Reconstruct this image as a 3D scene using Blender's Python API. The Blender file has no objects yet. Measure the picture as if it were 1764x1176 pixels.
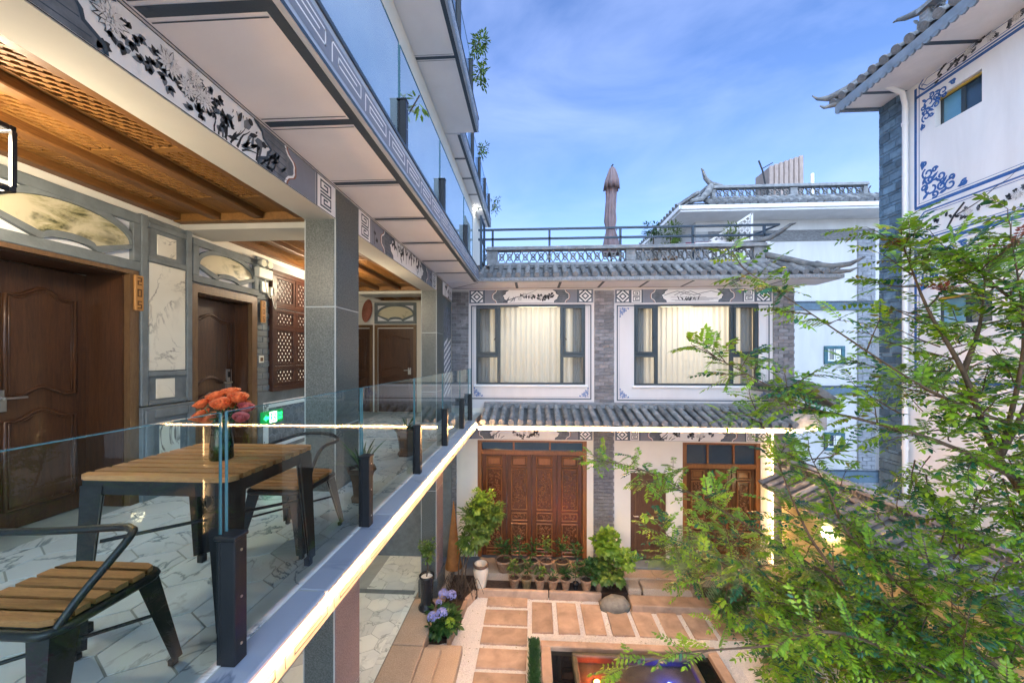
import bpy, math, random
from mathutils import Vector, Matrix
R = random.Random(11)
scn = bpy.context.scene
COL = scn.collection

# ---------------------------------------------------------------- camera, sky, sun, exposure
cd = bpy.data.cameras.new('camera'); cam = bpy.data.objects.new('camera', cd); COL.objects.link(cam)
cam.location = (0, 0, 1.3); cam.rotation_euler = (math.radians(90), 0, math.radians(3.1))
cd.sensor_width = 36; cd.lens = 36 * 635 / 1764; cd.shift_y = 28 / 1764; cd.clip_start = .05; cd.clip_end = 5000
scn.camera = cam
SUN_EL, SUN_ROT = math.radians(24), math.radians(194)
world = bpy.data.worlds.new('World'); scn.world = world; world.use_nodes = True
wn, wl = world.node_tree.nodes, world.node_tree.links
wn.clear()
w_out = wn.new('ShaderNodeOutputWorld'); w_bg = wn.new('ShaderNodeBackground'); w_bg.inputs['Strength'].default_value = .069
w_sky = wn.new('ShaderNodeTexSky'); w_sky.sky_type = 'NISHITA'; w_sky.sun_disc = False
w_sky.sun_elevation = SUN_EL; w_sky.sun_rotation = SUN_ROT; w_sky.air_density = 1.0; w_sky.dust_density = .3; w_sky.ozone_density = 2.2
w_tc = wn.new('ShaderNodeTexCoord'); w_map = wn.new('ShaderNodeMapping'); w_map.inputs['Scale'].default_value = (1.2, 1.2, 3.2)
w_noi = wn.new('ShaderNodeTexNoise'); w_noi.inputs['Scale'].default_value = 1.7; w_noi.inputs['Detail'].default_value = 7; w_noi.inputs['Roughness'].default_value = .55
w_noi.inputs['Distortion'].default_value = .6
w_rmp = wn.new('ShaderNodeValToRGB'); w_rmp.color_ramp.elements[0].position = .38; w_rmp.color_ramp.elements[1].position = .72
w_rmp.color_ramp.elements[0].color = (0, 0, 0, 1); w_rmp.color_ramp.elements[1].color = (.30, .30, .30, 1)
w_tint = wn.new('ShaderNodeMix'); w_tint.data_type = 'RGBA'; w_tint.blend_type = 'MULTIPLY'; w_tint.inputs[0].default_value = 1
w_tint.inputs[7].default_value = (.80, .91, 1.22, 1)
w_cl = wn.new('ShaderNodeMix'); w_cl.data_type = 'RGBA'; w_cl.inputs[7].default_value = (3.9, 4.7, 7.6, 1)
wl.new(w_tc.outputs['Generated'], w_map.inputs['Vector']); wl.new(w_map.outputs[0], w_noi.inputs['Vector'])
wl.new(w_noi.outputs['Fac'], w_rmp.inputs[0]); wl.new(w_sky.outputs[0], w_tint.inputs[6]); wl.new(w_tint.outputs[2], w_cl.inputs[6])
wl.new(w_rmp.outputs[0], w_cl.inputs[0]); wl.new(w_cl.outputs[2], w_bg.inputs['Color']); wl.new(w_bg.outputs[0], w_out.inputs['Surface'])
sd = bpy.data.lights.new('sun', 'SUN'); sun = bpy.data.objects.new('sun', sd); COL.objects.link(sun)
sd.energy = 1.75; sd.angle = math.radians(125); sd.color = (.70, .86, 1.0)
sun.rotation_euler = (math.radians(90) - SUN_EL, 0, math.radians(180) - SUN_ROT)
vs_ = scn.view_settings; vs_.view_transform = 'Standard'; vs_.look = 'None'; vs_.exposure = 1.9; vs_.gamma = 1; vs_.use_curve_mapping = False
cy = scn.cycles; cy.use_denoising = True; cy.max_bounces = 8; cy.diffuse_bounces = 4; cy.glossy_bounces = 3; cy.use_adaptive_sampling = True; cy.adaptive_threshold = .03; cy.transparent_max_bounces = 24
cy.transmission_bounces = 6; cy.sample_clamp_indirect = 6; cy.caustics_reflective = False; cy.caustics_refractive = False

# ---------------------------------------------------------------- materials
def nt(name):
    m = bpy.data.materials.new(name); m.use_nodes = True
    return m, m.node_tree.nodes, m.node_tree.links, m.node_tree.nodes['Principled BSDF']
def noise(n, l, scale, detail=5, rough=.55, dist=0, stretch=None, obj=False):
    tc = n.new('ShaderNodeTexCoord') if obj else n.new('ShaderNodeNewGeometry')
    src = tc.outputs['Object'] if obj else tc.outputs['Position']
    t = n.new('ShaderNodeTexNoise'); t.inputs['Scale'].default_value = scale; t.inputs['Detail'].default_value = detail
    t.inputs['Roughness'].default_value = rough; t.inputs['Distortion'].default_value = dist
    if stretch:
        mp = n.new('ShaderNodeMapping'); mp.inputs['Scale'].default_value = stretch; l.new(src, mp.inputs['Vector']); src = mp.outputs[0]
    l.new(src, t.inputs['Vector']); return t
def mixc(n, l, fac, a, b):
    x = n.new('ShaderNodeMix'); x.data_type = 'RGBA'
    for v, i in ((fac, 0), (a, 6), (b, 7)):
        if isinstance(v, (int, float)): x.inputs[i].default_value = v
        elif isinstance(v, (tuple, list)): x.inputs[i].default_value = (*v, 1) if len(v) == 3 else v
        else: l.new(v, x.inputs[i])
    return x.outputs[2]
def ramp(n, l, src, stops):
    r = n.new('ShaderNodeValToRGB'); cr = r.color_ramp
    while len(cr.elements) < len(stops): cr.elements.new(.5)
    for e, (p, c) in zip(cr.elements, stops): e.position = p; e.color = (*c, 1) if len(c) == 3 else c
    l.new(src, r.inputs[0]); return r.outputs[0]
def rndval(n, l, col, amt):
    oi = n.new('ShaderNodeObjectInfo'); mr = n.new('ShaderNodeMapRange'); mr.inputs[3].default_value = 1 - amt; mr.inputs[4].default_value = 1 + amt
    l.new(oi.outputs['Random'], mr.inputs[0]); hs = n.new('ShaderNodeHueSaturation'); l.new(mr.outputs[0], hs.inputs['Value']); l.new(col, hs.inputs['Color'])
    return hs.outputs[0]
def bump(n, l, b, src, strength, dist=.01):
    bp = n.new('ShaderNodeBump'); bp.inputs['Strength'].default_value = strength; bp.inputs['Distance'].default_value = dist
    l.new(src, bp.inputs['Height']); l.new(bp.outputs[0], b.inputs['Normal'])
def M(name, col, rough=.6, var=.12, vs=4., bmp=.15, bs=60., metal=0., rnd=0., coat=0., stretch=None, col2=None, spec=.5, trans=0.):
    m, n, l, b = nt(name)
    t = noise(n, l, vs, 6, .6, .3, stretch)
    lo = tuple(max(0, c * (1 - var)) for c in col); hi = col2 or tuple(min(1, c * (1 + var)) for c in col)
    c = ramp(n, l, t.outputs['Fac'], [(.3, lo), (.7, hi)])
    if rnd: c = rndval(n, l, c, rnd)
    l.new(c, b.inputs['Base Color']); b.inputs['Roughness'].default_value = rough; b.inputs['Metallic'].default_value = metal
    b.inputs['Coat Weight'].default_value = coat; b.inputs['Specular IOR Level'].default_value = spec
    if bmp:
        t2 = noise(n, l, bs, 4, .6, 0, stretch); bump(n, l, b, t2.outputs['Fac'], bmp)
    return m
def emis(name, col, s, base=(.8, .8, .8)):
    weak = s < 5
    m, n, l, b = nt(name); b.inputs['Base Color'].default_value = (*base, 1); b.inputs['Emission Color'].default_value = (*col, 1); b.inputs['Emission Strength'].default_value = s
    if weak: m.cycles.emission_sampling = 'NONE'
    return m
def wood(name, c1, c2, rough=.45, axis=(1, 12, 12), coat=0., rnd=0., sc=3.):
    m, n, l, b = nt(name)
    t = noise(n, l, sc, 8, .65, 1.2, axis); t2 = noise(n, l, sc * 9, 4, .7, .3, axis)
    c = mixc(n, l, .35, ramp(n, l, t.outputs['Fac'], [(.32, c1), (.68, c2)]), ramp(n, l, t2.outputs['Fac'], [(.35, tuple(x * .6 for x in c1)), (.65, c2)]))
    if rnd: c = rndval(n, l, c, rnd)
    l.new(c, b.inputs['Base Color']); b.inputs['Roughness'].default_value = rough; b.inputs['Coat Weight'].default_value = coat; b.inputs['Coat Roughness'].default_value = .2
    bump(n, l, b, t2.outputs['Fac'], .12); return m
def marble(name, base, vein, sc=1.6, rough=.25, rnd=.08, amt=1., grey=(.5, .53, .55)):
    m, n, l, b = nt(name)
    g = n.new('ShaderNodeNewGeometry'); oi = n.new('ShaderNodeObjectInfo')
    ad = n.new('ShaderNodeVectorMath'); ad.operation = 'MULTIPLY_ADD'
    l.new(oi.outputs['Random'], ad.inputs[0]); ad.inputs[1].default_value = (37, 53, 71); l.new(g.outputs['Position'], ad.inputs[2])
    d = n.new('ShaderNodeTexNoise'); d.inputs['Scale'].default_value = sc; d.inputs['Detail'].default_value = 6; d.inputs['Roughness'].default_value = .58; d.inputs['Distortion'].default_value = 1.1
    l.new(ad.outputs[0], d.inputs['Vector'])
    v = ramp(n, l, d.outputs['Fac'], [(.0, (0, 0, 0)), (.47, (0, 0, 0)), (.497, (1, 1, 1)), (.515, (0.04, .04, .04)), (1, (0, 0, 0))])
    cl = n.new('ShaderNodeTexNoise'); cl.inputs['Scale'].default_value = sc * .8; cl.inputs['Detail'].default_value = 4; l.new(ad.outputs[0], cl.inputs['Vector'])
    c = mixc(n, l, ramp(n, l, cl.outputs['Fac'], [(.48, (0, 0, 0)), (.75, (.7, .7, .7))]), base, grey)
    mk = n.new('ShaderNodeTexNoise'); mk.inputs['Scale'].default_value = sc * 1.3; mk.inputs['Detail'].default_value = 2; l.new(ad.outputs[0], mk.inputs['Vector'])
    f0 = n.new('ShaderNodeMath'); f0.operation = 'MULTIPLY'; l.new(v, f0.inputs[0]); l.new(ramp(n, l, mk.outputs['Fac'], [(.42, (0.06, .06, .06)), (.62, (1, 1, 1))]), f0.inputs[1])
    f = n.new('ShaderNodeMath'); f.operation = 'MULTIPLY'; f.inputs[1].default_value = amt; l.new(f0.outputs[0], f.inputs[0])
    c = mixc(n, l, f.outputs[0], c, vein); c = rndval(n, l, c, rnd)
    l.new(c, b.inputs['Base Color']); b.inputs['Roughness'].default_value = rough; return m
def granite(name, c1, c2, rough=.55, sc=160., rnd=.05):
    m, n, l, b = nt(name)
    t = noise(n, l, sc, 3, .8); t2 = noise(n, l, 3, 5, .6)
    c = ramp(n, l, t.outputs['Fac'], [(.35, c1), (.65, c2)]); c = mixc(n, l, ramp(n, l, t2.outputs['Fac'], [(.3, (.0, .0, .0)), (.8, (.3, .3, .3))]), c, tuple(x * .75 for x in c1))
    c = rndval(n, l, c, rnd)
    l.new(c, b.inputs['Base Color']); b.inputs['Roughness'].default_value = rough; bump(n, l, b, t.outputs['Fac'], .12); return m
def glass(name, tint, ior=1.5, rough=0.0):
    m = bpy.data.materials.new(name); m.use_nodes = True; n, l = m.node_tree.nodes, m.node_tree.links; n.clear()
    o = n.new('ShaderNodeOutputMaterial'); mx = n.new('ShaderNodeMixShader'); tr = n.new('ShaderNodeBsdfTransparent'); gl = n.new('ShaderNodeBsdfGlossy'); fr = n.new('ShaderNodeFresnel')
    tr.inputs[0].default_value = (*tint, 1); gl.inputs['Roughness'].default_value = rough; gl.inputs[0].default_value = (1, 1, 1, 1); fr.inputs['IOR'].default_value = ior
    l.new(fr.outputs[0], mx.inputs[0]); l.new(tr.outputs[0], mx.inputs[1]); l.new(gl.outputs[0], mx.inputs[2]); l.new(mx.outputs[0], o.inputs['Surface']); return m
def leafm(name, c1, c2, rough=.38, vs=9., tr=.25, spec=.5):
    m, n, l, b = nt(name)
    t = noise(n, l, vs, 3, .7); t2 = noise(n, l, vs * 7, 2, .6)
    c = mixc(n, l, .5, ramp(n, l, t.outputs['Fac'], [(.3, c1), (.7, c2)]), ramp(n, l, t2.outputs['Fac'], [(.3, c1), (.7, c2)]))
    l.new(c, b.inputs['Base Color']); b.inputs['Roughness'].default_value = rough; b.inputs['Specular IOR Level'].default_value = spec
    td = n.new('ShaderNodeBsdfTranslucent'); l.new(c, td.inputs[0]); mx = n.new('ShaderNodeMixShader'); mx.inputs[0].default_value = tr
    out = [x for x in n if x.type == 'OUTPUT_MATERIAL'][0]
    l.new(b.outputs[0], mx.inputs[1]); l.new(td.outputs[0], mx.inputs[2]); l.new(mx.outputs[0], out.inputs['Surface']); return m
def curtainm(name, col, tr=.6):
    m, n, l, b = nt(name); b.inputs['Base Color'].default_value = (*col, 1); b.inputs['Roughness'].default_value = .9
    td = n.new('ShaderNodeBsdfTranslucent'); td.inputs[0].default_value = (*col, 1); mx = n.new('ShaderNodeMixShader'); mx.inputs[0].default_value = tr
    out = [x for x in n if x.type == 'OUTPUT_MATERIAL'][0]
    l.new(b.outputs[0], mx.inputs[1]); l.new(td.outputs[0], mx.inputs[2]); l.new(mx.outputs[0], out.inputs['Surface']); return m

WARM = (1.0, .60, .24)
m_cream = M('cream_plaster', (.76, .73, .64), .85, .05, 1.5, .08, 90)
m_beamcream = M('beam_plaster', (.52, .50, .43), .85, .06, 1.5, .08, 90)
m_farwhite = M('far_plaster', (.60, .60, .61), .85, .09, 1.1, .12, 60, stretch=(2., 2., .35))
m_white = M('white_plaster', (.79, .79, .80), .85, .07, 1.1, .12, 70, stretch=(2.5, 2.5, .5))
m_soffit = M('soffit_board', (.80, .80, .82), .8, .07, .8, .05, 80)
m_navy = M('navy_paint', (.035, .06, .09), .5, .1)
m_ink = M('ink_black', (.03, .033, .04), .8, .2)
m_inkgrey = M('ink_wash', (.15, .17, .20), .85, .35, 9)
m_greypaint = M('grey_paint', (.21, .23, .28), .7, .08)
m_bluepaint = M('blue_paint', (.035, .12, .36), .7, .2, 8)
m_tan = M('brick_red_line', (.30, .14, .10), .8, .1)
m_pwhite = M('painted_white', (.82, .82, .82), .75, .04)
m_petal = M('painted_petal', (.70, .70, .70), .8, .1, 30)
PAL = [m_pwhite, m_greypaint, m_navy, m_ink, m_bluepaint, m_tan, m_inkgrey, m_petal]
WH, GR, NV, INK, BL, TN, IG, PT = range(8)
m_granite = granite('column_granite', (.055, .064, .058), (.165, .178, .165), .4, 75.)
m_pinkgran = granite('pink_granite', (.15, .115, .11), (.32, .255, .245), .55, 75.)
m_joint = M('pale_joint', (.42, .44, .42), .8, .1)
m_greystone = M('grey_stone', (.155, .18, .185), .7, .22, 6, .25, 45, rnd=.08)
m_brick = M('grey_brick', (.215, .205, .215), .8, .25, 12, .35, 60, rnd=.3)
m_bluebrick = M('slate_brick', (.10, .17, .24), .75, .3, 9, .3, 50, rnd=.35)
m_mortar = M('mortar', (.36, .37, .38), .9, .1)
m_tile = M('roof_tile', (.15, .158, .172), .8, .4, 6, .45, 40, rnd=.32, col2=(.27, .27, .265))
m_tilecap = M('roof_tile_end', (.21, .22, .235), .85, .25, 30, .5, 40, rnd=.12)
m_ridge = M('ridge_plaster', (.26, .27, .285), .85, .3, 7, .3, 40)
m_marble = marble('floor_marble', (.80, .82, .81), (.16, .21, .24), 1.5)
m_marble2 = marble('curb_marble', (.34, .37, .44), (.12, .15, .21), .8, .3, .14, 1., (.25, .28, .35))
m_panelmarble = marble('wall_marble', (.74, .71, .60), (.07, .065, .05), 2.3, .3, .03, 1., (.58, .54, .42))
def mottled(name, c1, c2, c3, sc):
    m, n, l, b = nt(name); t = noise(n, l, sc, 9, .68, 1.4, (1, .55, 1.6)); t2 = noise(n, l, sc * .5, 5, .6, .5)
    c = ramp(n, l, t.outputs['Fac'], [(.40, c1), (.50, c2), (.60, c3)]); c = mixc(n, l, ramp(n, l, t2.outputs['Fac'], [(.46, (0, 0, 0)), (.60, (1, 1, 1))]), c1, c)
    l.new(c, b.inputs['Base Color']); b.inputs['Roughness'].default_value = .3; return m
m_greenmarble = mottled('fan_marble', (.62, .56, .38), (.36, .33, .17), (.06, .065, .025), 5.)
m_grout = M('grout', (.38, .40, .37), .9, .1)
m_ceilwood = wood('ceiling_wood', (.095, .034, .007), (.22, .092, .019), .5, (14, 1, 14), 0, 0, 2)
m_ceilwood2 = wood('ceiling_board', (.145, .060, .011), (.30, .138, .030), .55, (9, 1, 9), 0, 0, 2.5)
m_doorwood = wood('dark_door_wood', (.040, .0155, .0065), (.112, .045, .017), .38, (14, 14, 1), .3, 0, 2)
m_frame = wood('door_frame_wood', (.10, .05, .02), (.20, .11, .045), .45, (10, 10, 1), .2, 0, 2)
m_lattwood = wood('lattice_wood', (.035, .011, .006), (.08, .028, .014), .4, (10, 10, 1), .2)
m_redwood = wood('carved_door_wood', (.18, .064, .018), (.34, .135, .042), .32, (10, 10, 1), .35)
m_slat = wood('slat_wood', (.35, .13, .040), (.66, .29, .095), .5, (1.2, 14, 14), .05, .15)
m_black = M('black_metal', (.022, .023, .026), .38, .15, 6, .08, 90, metal=.4)
m_frame_al = M('window_aluminium', (.030, .045, .055), .4, .1, 6, .03)
m_steel = M('brushed_steel', (.6, .58, .54), .3, .05, 8, .03, 60, metal=1)
m_glass = glass('rail_glass', (.72, .93, .98), 1.45)
m_edge = glass('glass_edge', (.30, .62, .70), 1.5)
m_coated = glass('coated_rail_glass', (.62, .78, .86), 6.5)
m_winglass = glass('window_glass', (.92, .95, .95), 1.25)
m_darkglass = M('dark_window_glass', (.03, .06, .09), .05, .1, 3, 0, spec=1.)
m_curtain = curtainm('sheer_curtain', (.84, .83, .80), .55)
m_greycurtain = curtainm('grey_curtain', (.30, .30, .30), .2)
m_led = emis('led_tube', (1.0, .51, .18), 76.0)
for _m, _s in ((m_led, 76.),):
    _n, _l = _m.node_tree.nodes, _m.node_tree.links; _t = noise(_n, _l, 55., 2, .5); _r = _n.new('ShaderNodeMapRange'); _r.inputs[1].default_value = .3; _r.inputs[2].default_value = .7; _r.inputs[3].default_value = _s * .55; _r.inputs[4].default_value = _s * 1.45
    _l.new(_t.outputs['Fac'], _r.inputs[0]); _l.new(_r.outputs[0], _n['Principled BSDF'].inputs['Emission Strength'])
m_led_low = emis('led_tube_dim', (1.0, .60, .26), 9.0)
m_gravel = M('white_gravel', (.74, .70, .64), .9, .25, 60, .9, 90)
m_slab = M('sandstone_slab', (.42, .295, .205), .85, .3, 3.5, .4, 55, rnd=.12)
m_sand = granite('granite_step', (.36, .27, .19), (.55, .43, .32), .8, 60)
m_soil = M('soil', (.06, .036, .024), .95, .4, 14, .9, 40)
m_bark = M('bark', (.10, .07, .045), .9, .3, 20, .5, 60)
m_terra = M('terracotta', (.30, .135, .065), .8, .35, 14, .3, 50, rnd=.18, col2=(.36, .27, .18))
m_greenpot = M('glazed_pot', (.09, .11, .05), .5, .4, 12, .3, 50, rnd=.15, col2=(.30, .20, .10))
m_whitepot = M('cream_glaze', (.72, .66, .54), .35, .08, 6, .05, 40)
m_blackpot = M('black_glaze', (.02, .02, .022), .25, .2, 10, .15, 30)
m_brownpot = M('brown_glaze', (.13, .075, .045), .45, .25, 10, .2, 40)
m_leaf = leafm('tree_leaf', (.055, .145, .010), (.22, .41, .026), .33, 5.)
m_leaft = leafm('tree_leaf_light', (.13, .29, .012), (.34, .52, .03), .36, 6.)
m_leafo = leafm('tree_leaf_olive', (.12, .13, .02), (.26, .24, .05), .4, 6.)
m_leafb = leafm('tree_leaf_deep', (.018, .085, .045), (.06, .19, .085), .25, 6.)
m_leafy = leafm('fresh_leaf', (.12, .25, .02), (.30, .46, .05), .4, 8.)
m_leafd = leafm('dark_leaf', (.02, .07, .015), (.07, .17, .04), .35, 9.)
m_leafm = leafm('mid_leaf', (.06, .13, .02), (.20, .30, .05), .4, 9.)
m_palm = leafm('palm_leaf', (.05, .11, .04), (.16, .24, .10), .4, 9.)
m_redleaf = leafm('red_leaf', (.22, .03, .03), (.34, .10, .04), .4, 9.)
m_rose = leafm('rose_petal', (.80, .17, .05), (.92, .36, .13), .5, 40., .3)
m_rosep = leafm('rose_petal_pink', (.78, .14, .16), (.86, .28, .18), .5, 40., .3)
m_vase = glass('green_vase_glass', (.42, .66, .42), 1.5)
m_hyd = leafm('hydrangea_petal', (.24, .26, .62), (.45, .48, .80), .6, 40., .2)
m_mag = leafm('magenta_petal', (.42, .02, .14), (.60, .05, .24), .6, 30., .2)
m_pot_stone = M('garden_stone', (.22, .20, .16), .9, .35, 8, .6, 30)
m_yellow = M('ochre_stucco', (.56, .46, .24), .9, .1, 3, .35, 70)
m_pipe = M('pvc_pipe', (.80, .80, .80), .45, .03)
m_canvas = M('umbrella_canvas', (.25, .185, .195), .9, .15, 5, .3, 80)
m_rust = M('rust_cone', (.42, .17, .045), .75, .25, 8, .3, 40)
m_redawn = M('red_awning', (.30, .05, .07), .7, .15, 6, .1)
m_straw = M('woven_hat', (.38, .14, .09), .85, .25, 30, .5, 60)
m_conc = M('ribbed_panel', (.36, .285, .255), .85, .15, 6, .2, 50)
m_sign = wood('sign_wood', (.40, .17, .035), (.55, .26, .06), .5, (10, 10, 1))
m_signink = M('sign_engraving', (.13, .055, .015), .7, .1)
m_plastic = M('white_plastic', (.72, .72, .62), .45, .04, 6, .02)
m_exit = emis('exit_green', (.02, .9, .18), 1.6, (.02, .3, .05))
m_exitw = emis('exit_white', (.75, 1., .8), 3.0)
m_exitd = emis('exit_dark', (0.0, .18, .03), .5, (0, .08, .02))
m_lamp = emis('lamp_glow', (1., .82, .58), 42.0)
m_lampw = emis('white_lamp_glow', (1., .97, .9), 30.0)
m_room = M('room_wall', (.60, .52, .40), .9, .05)
m_water = M('dark_water', (.006, .008, .008), .03, .1, 3, .03, 3, spec=.6)
m_basin = M('wet_stone', (.10, .085, .05), .5, .35, 7, .4, 30)

# ---------------------------------------------------------------- mesh helpers
WL = {}; CH = {}
def V(*a): return Vector(a)
class MB:
    def __init__(s): s.v = []; s.f = []; s.m = []; s.sm = []
    def add(s, vs, fs, m=0, sm=False):
        o = len(s.v); s.v += [tuple(p) for p in vs]
        for f in fs: s.f.append([i + o for i in f]); s.m.append(m); s.sm.append(sm)
        return s
    def poly(s, pts, m=0): return s.add(pts, [list(range(len(pts)))], m)
    def box(s, x0, x1, y0, y1, z0, z1, m=0, c=0.):
        x0, x1 = min(x0, x1), max(x0, x1); y0, y1 = min(y0, y1), max(y0, y1); z0, z1 = min(z0, z1), max(z0, z1)
        if not c:
            return s.add([(x, y, z) for z in (z0, z1) for y in (y0, y1) for x in (x0, x1)],
                         [(0, 2, 3, 1), (4, 5, 7, 6), (0, 1, 5, 4), (2, 6, 7, 3), (0, 4, 6, 2), (1, 3, 7, 5)], m)
        c = min(c, (x1 - x0) * .45, (y1 - y0) * .45, (z1 - z0) * .45)
        vs = []; idx = {}
        for ix, x in enumerate((x0, x1)):
            for iy, y in enumerate((y0, y1)):
                for iz, z in enumerate((z0, z1)):
                    sx, sy, sz = (1, -1)[ix], (1, -1)[iy], (1, -1)[iz]
                    for a in range(3):
                        p = [x + sx * c, y + sy * c, z + sz * c]; p[a] = (x, y, z)[a]
                        idx[(ix, iy, iz, a)] = len(vs); vs.append(p)
        fs = []
        g = lambda *k: idx[k]
        for a, (b, d) in ((0, (1, 2)), (1, (2, 0)), (2, (0, 1))):
            for e in (0, 1):
                q = []
                for pb, pd in ((0, 0), (1, 0), (1, 1), (0, 1)):
                    k = [0, 0, 0]; k[a] = e; k[b] = pb; k[d] = pd; q.append(g(*k, a))
                fs.append(q if e else q[::-1])
            for pb in (0, 1):
                for pd in (0, 1):
                    k0 = [0, 0, 0]; k0[b] = pb; k0[d] = pd; k1 = list(k0); k1[a] = 1
                    q = [g(*k0, b), g(*k1, b), g(*k1, d), g(*k0, d)]
                    fs.append(q if (pb == pd) else q[::-1])
        for ix in (0, 1):
            for iy in (0, 1):
                for iz in (0, 1):
                    t = [g(ix, iy, iz, 0), g(ix, iy, iz, 1), g(ix, iy, iz, 2)]
                    fs.append(t if (ix + iy + iz) % 2 else t[::-1])
        return s.add(vs, fs, m)
    def tube(s, pts, r, n=8, m=0, sm=True, cap=True, closed=False):
        pts = [Vector(p) for p in pts]; rs = r if isinstance(r, (list, tuple)) else [r] * len(pts)
        vs = []; k = len(pts); pu = None
        for i, p in enumerate(pts):
            if closed: d = pts[(i + 1) % k] - pts[i - 1]
            else: d = pts[min(i + 1, k - 1)] - pts[max(i - 1, 0)]
            d.normalize()
            if pu is None:
                pu = d.cross(V(0, 0, 1))
                if pu.length < .05: pu = d.cross(V(0, 1, 0))
            u = pu - d * pu.dot(d)
            if u.length < 1e-4: u = d.orthogonal()
            u.normalize(); w = d.cross(u); pu = u
            for j in range(n):
                a = 2 * math.pi * j / n; vs.append(p + (u * math.cos(a) + w * math.sin(a)) * rs[i])
        fs = []
        for i in range(k if closed else k - 1):
            for j in range(n):
                i2 = (i + 1) % k; fs.append((i * n + j, i * n + (j + 1) % n, i2 * n + (j + 1) % n, i2 * n + j))
        s.add(vs, fs, m, sm)
        if cap and not closed:
            s.add(vs[:n], [list(range(n))[::-1]], m); s.add(vs[-n:], [list(range(n))], m)
        return s
    def lathe(s, prof, c=(0, 0, 0), n=16, m=0, sm=True):
        vs = [(c[0] + r * math.cos(2 * math.pi * j / n), c[1] + r * math.sin(2 * math.pi * j / n), c[2] + z) for r, z in prof for j in range(n)]
        fs = [(i * n + j, i * n + (j + 1) % n, (i + 1) * n + (j + 1) % n, (i + 1) * n + j) for i in range(len(prof) - 1) for j in range(n)]
        s.add(vs, fs, m, sm); return s
    def ext(s, pts, fn, d0, d1, m=0):
        """extrude a 2-D outline pts; fn(a,b,d) -> point"""
        k = len(pts); vs = [fn(a, b, d0) for a, b in pts] + [fn(a, b, d1) for a, b in pts]
        fs = [list(range(k))[::-1], [k + i for i in range(k)]] + [(i, (i + 1) % k, k + (i + 1) % k, k + i) for i in range(k)]
        return s.add(vs, fs, m)
    def mesh(s, name, mats, org=(0, 0, 0)):
        me = bpy.data.meshes.new(name)
        me.from_pydata([(x - org[0], y - org[1], z - org[2]) for x, y, z in s.v], [], s.f)
        for m in (mats if isinstance(mats, (list, tuple)) else [mats]): me.materials.append(m)
        me.polygons.foreach_set('material_index', s.m); me.polygons.foreach_set('use_smooth', s.sm); me.update(); return me
    def build(s, name, mats, parent=None, label=None, cat=None, group=None, kind=None):
        xs, ys, zs = zip(*s.v); org = ((min(xs) + max(xs)) / 2, (min(ys) + max(ys)) / 2, min(zs))
        return place(name, s.mesh(name, mats, org), org, parent, label, cat, group, kind)
def place(name, me, at, parent=None, label=None, cat=None, group=None, kind=None, rot=None, scale=None):
    o = bpy.data.objects.new(name, me); COL.objects.link(o); at = Vector(at); WL[o.name] = at
    o.location = at
    if parent: o.parent = parent; o.location = at - WL[parent.name]; CH.setdefault(parent.name, []).append(o)
    if rot: o.rotation_euler = rot
    if scale: o.scale = scale
    return tag(o, label, cat, group, kind)
def tag(o, label=None, cat=None, group=None, kind=None):
    for k, v in (('label', label), ('category', cat), ('group', group), ('kind', kind)):
        if v: o[k] = v
    return o
def thing(name, label, cat, loc=(0, 0, 0), group=None): return place(name, None, loc, None, label, cat, group)
def sub(name, parent, loc): return place(name, None, loc, parent)
def copy_tree(o, parent=None):
    c = o.copy(); COL.objects.link(c)
    if parent: c.parent = parent; CH.setdefault(parent.name, []).append(c)
    for ch in list(CH.get(o.name, [])): copy_tree(ch, c)
    return c
def dup(o, loc, rz=0, sc=1, label=None):
    c = copy_tree(o); c.location = loc; c.rotation_euler = (0, 0, rz); c.scale = (sc, sc, sc)
    if label: c['label'] = label
    return c
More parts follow.
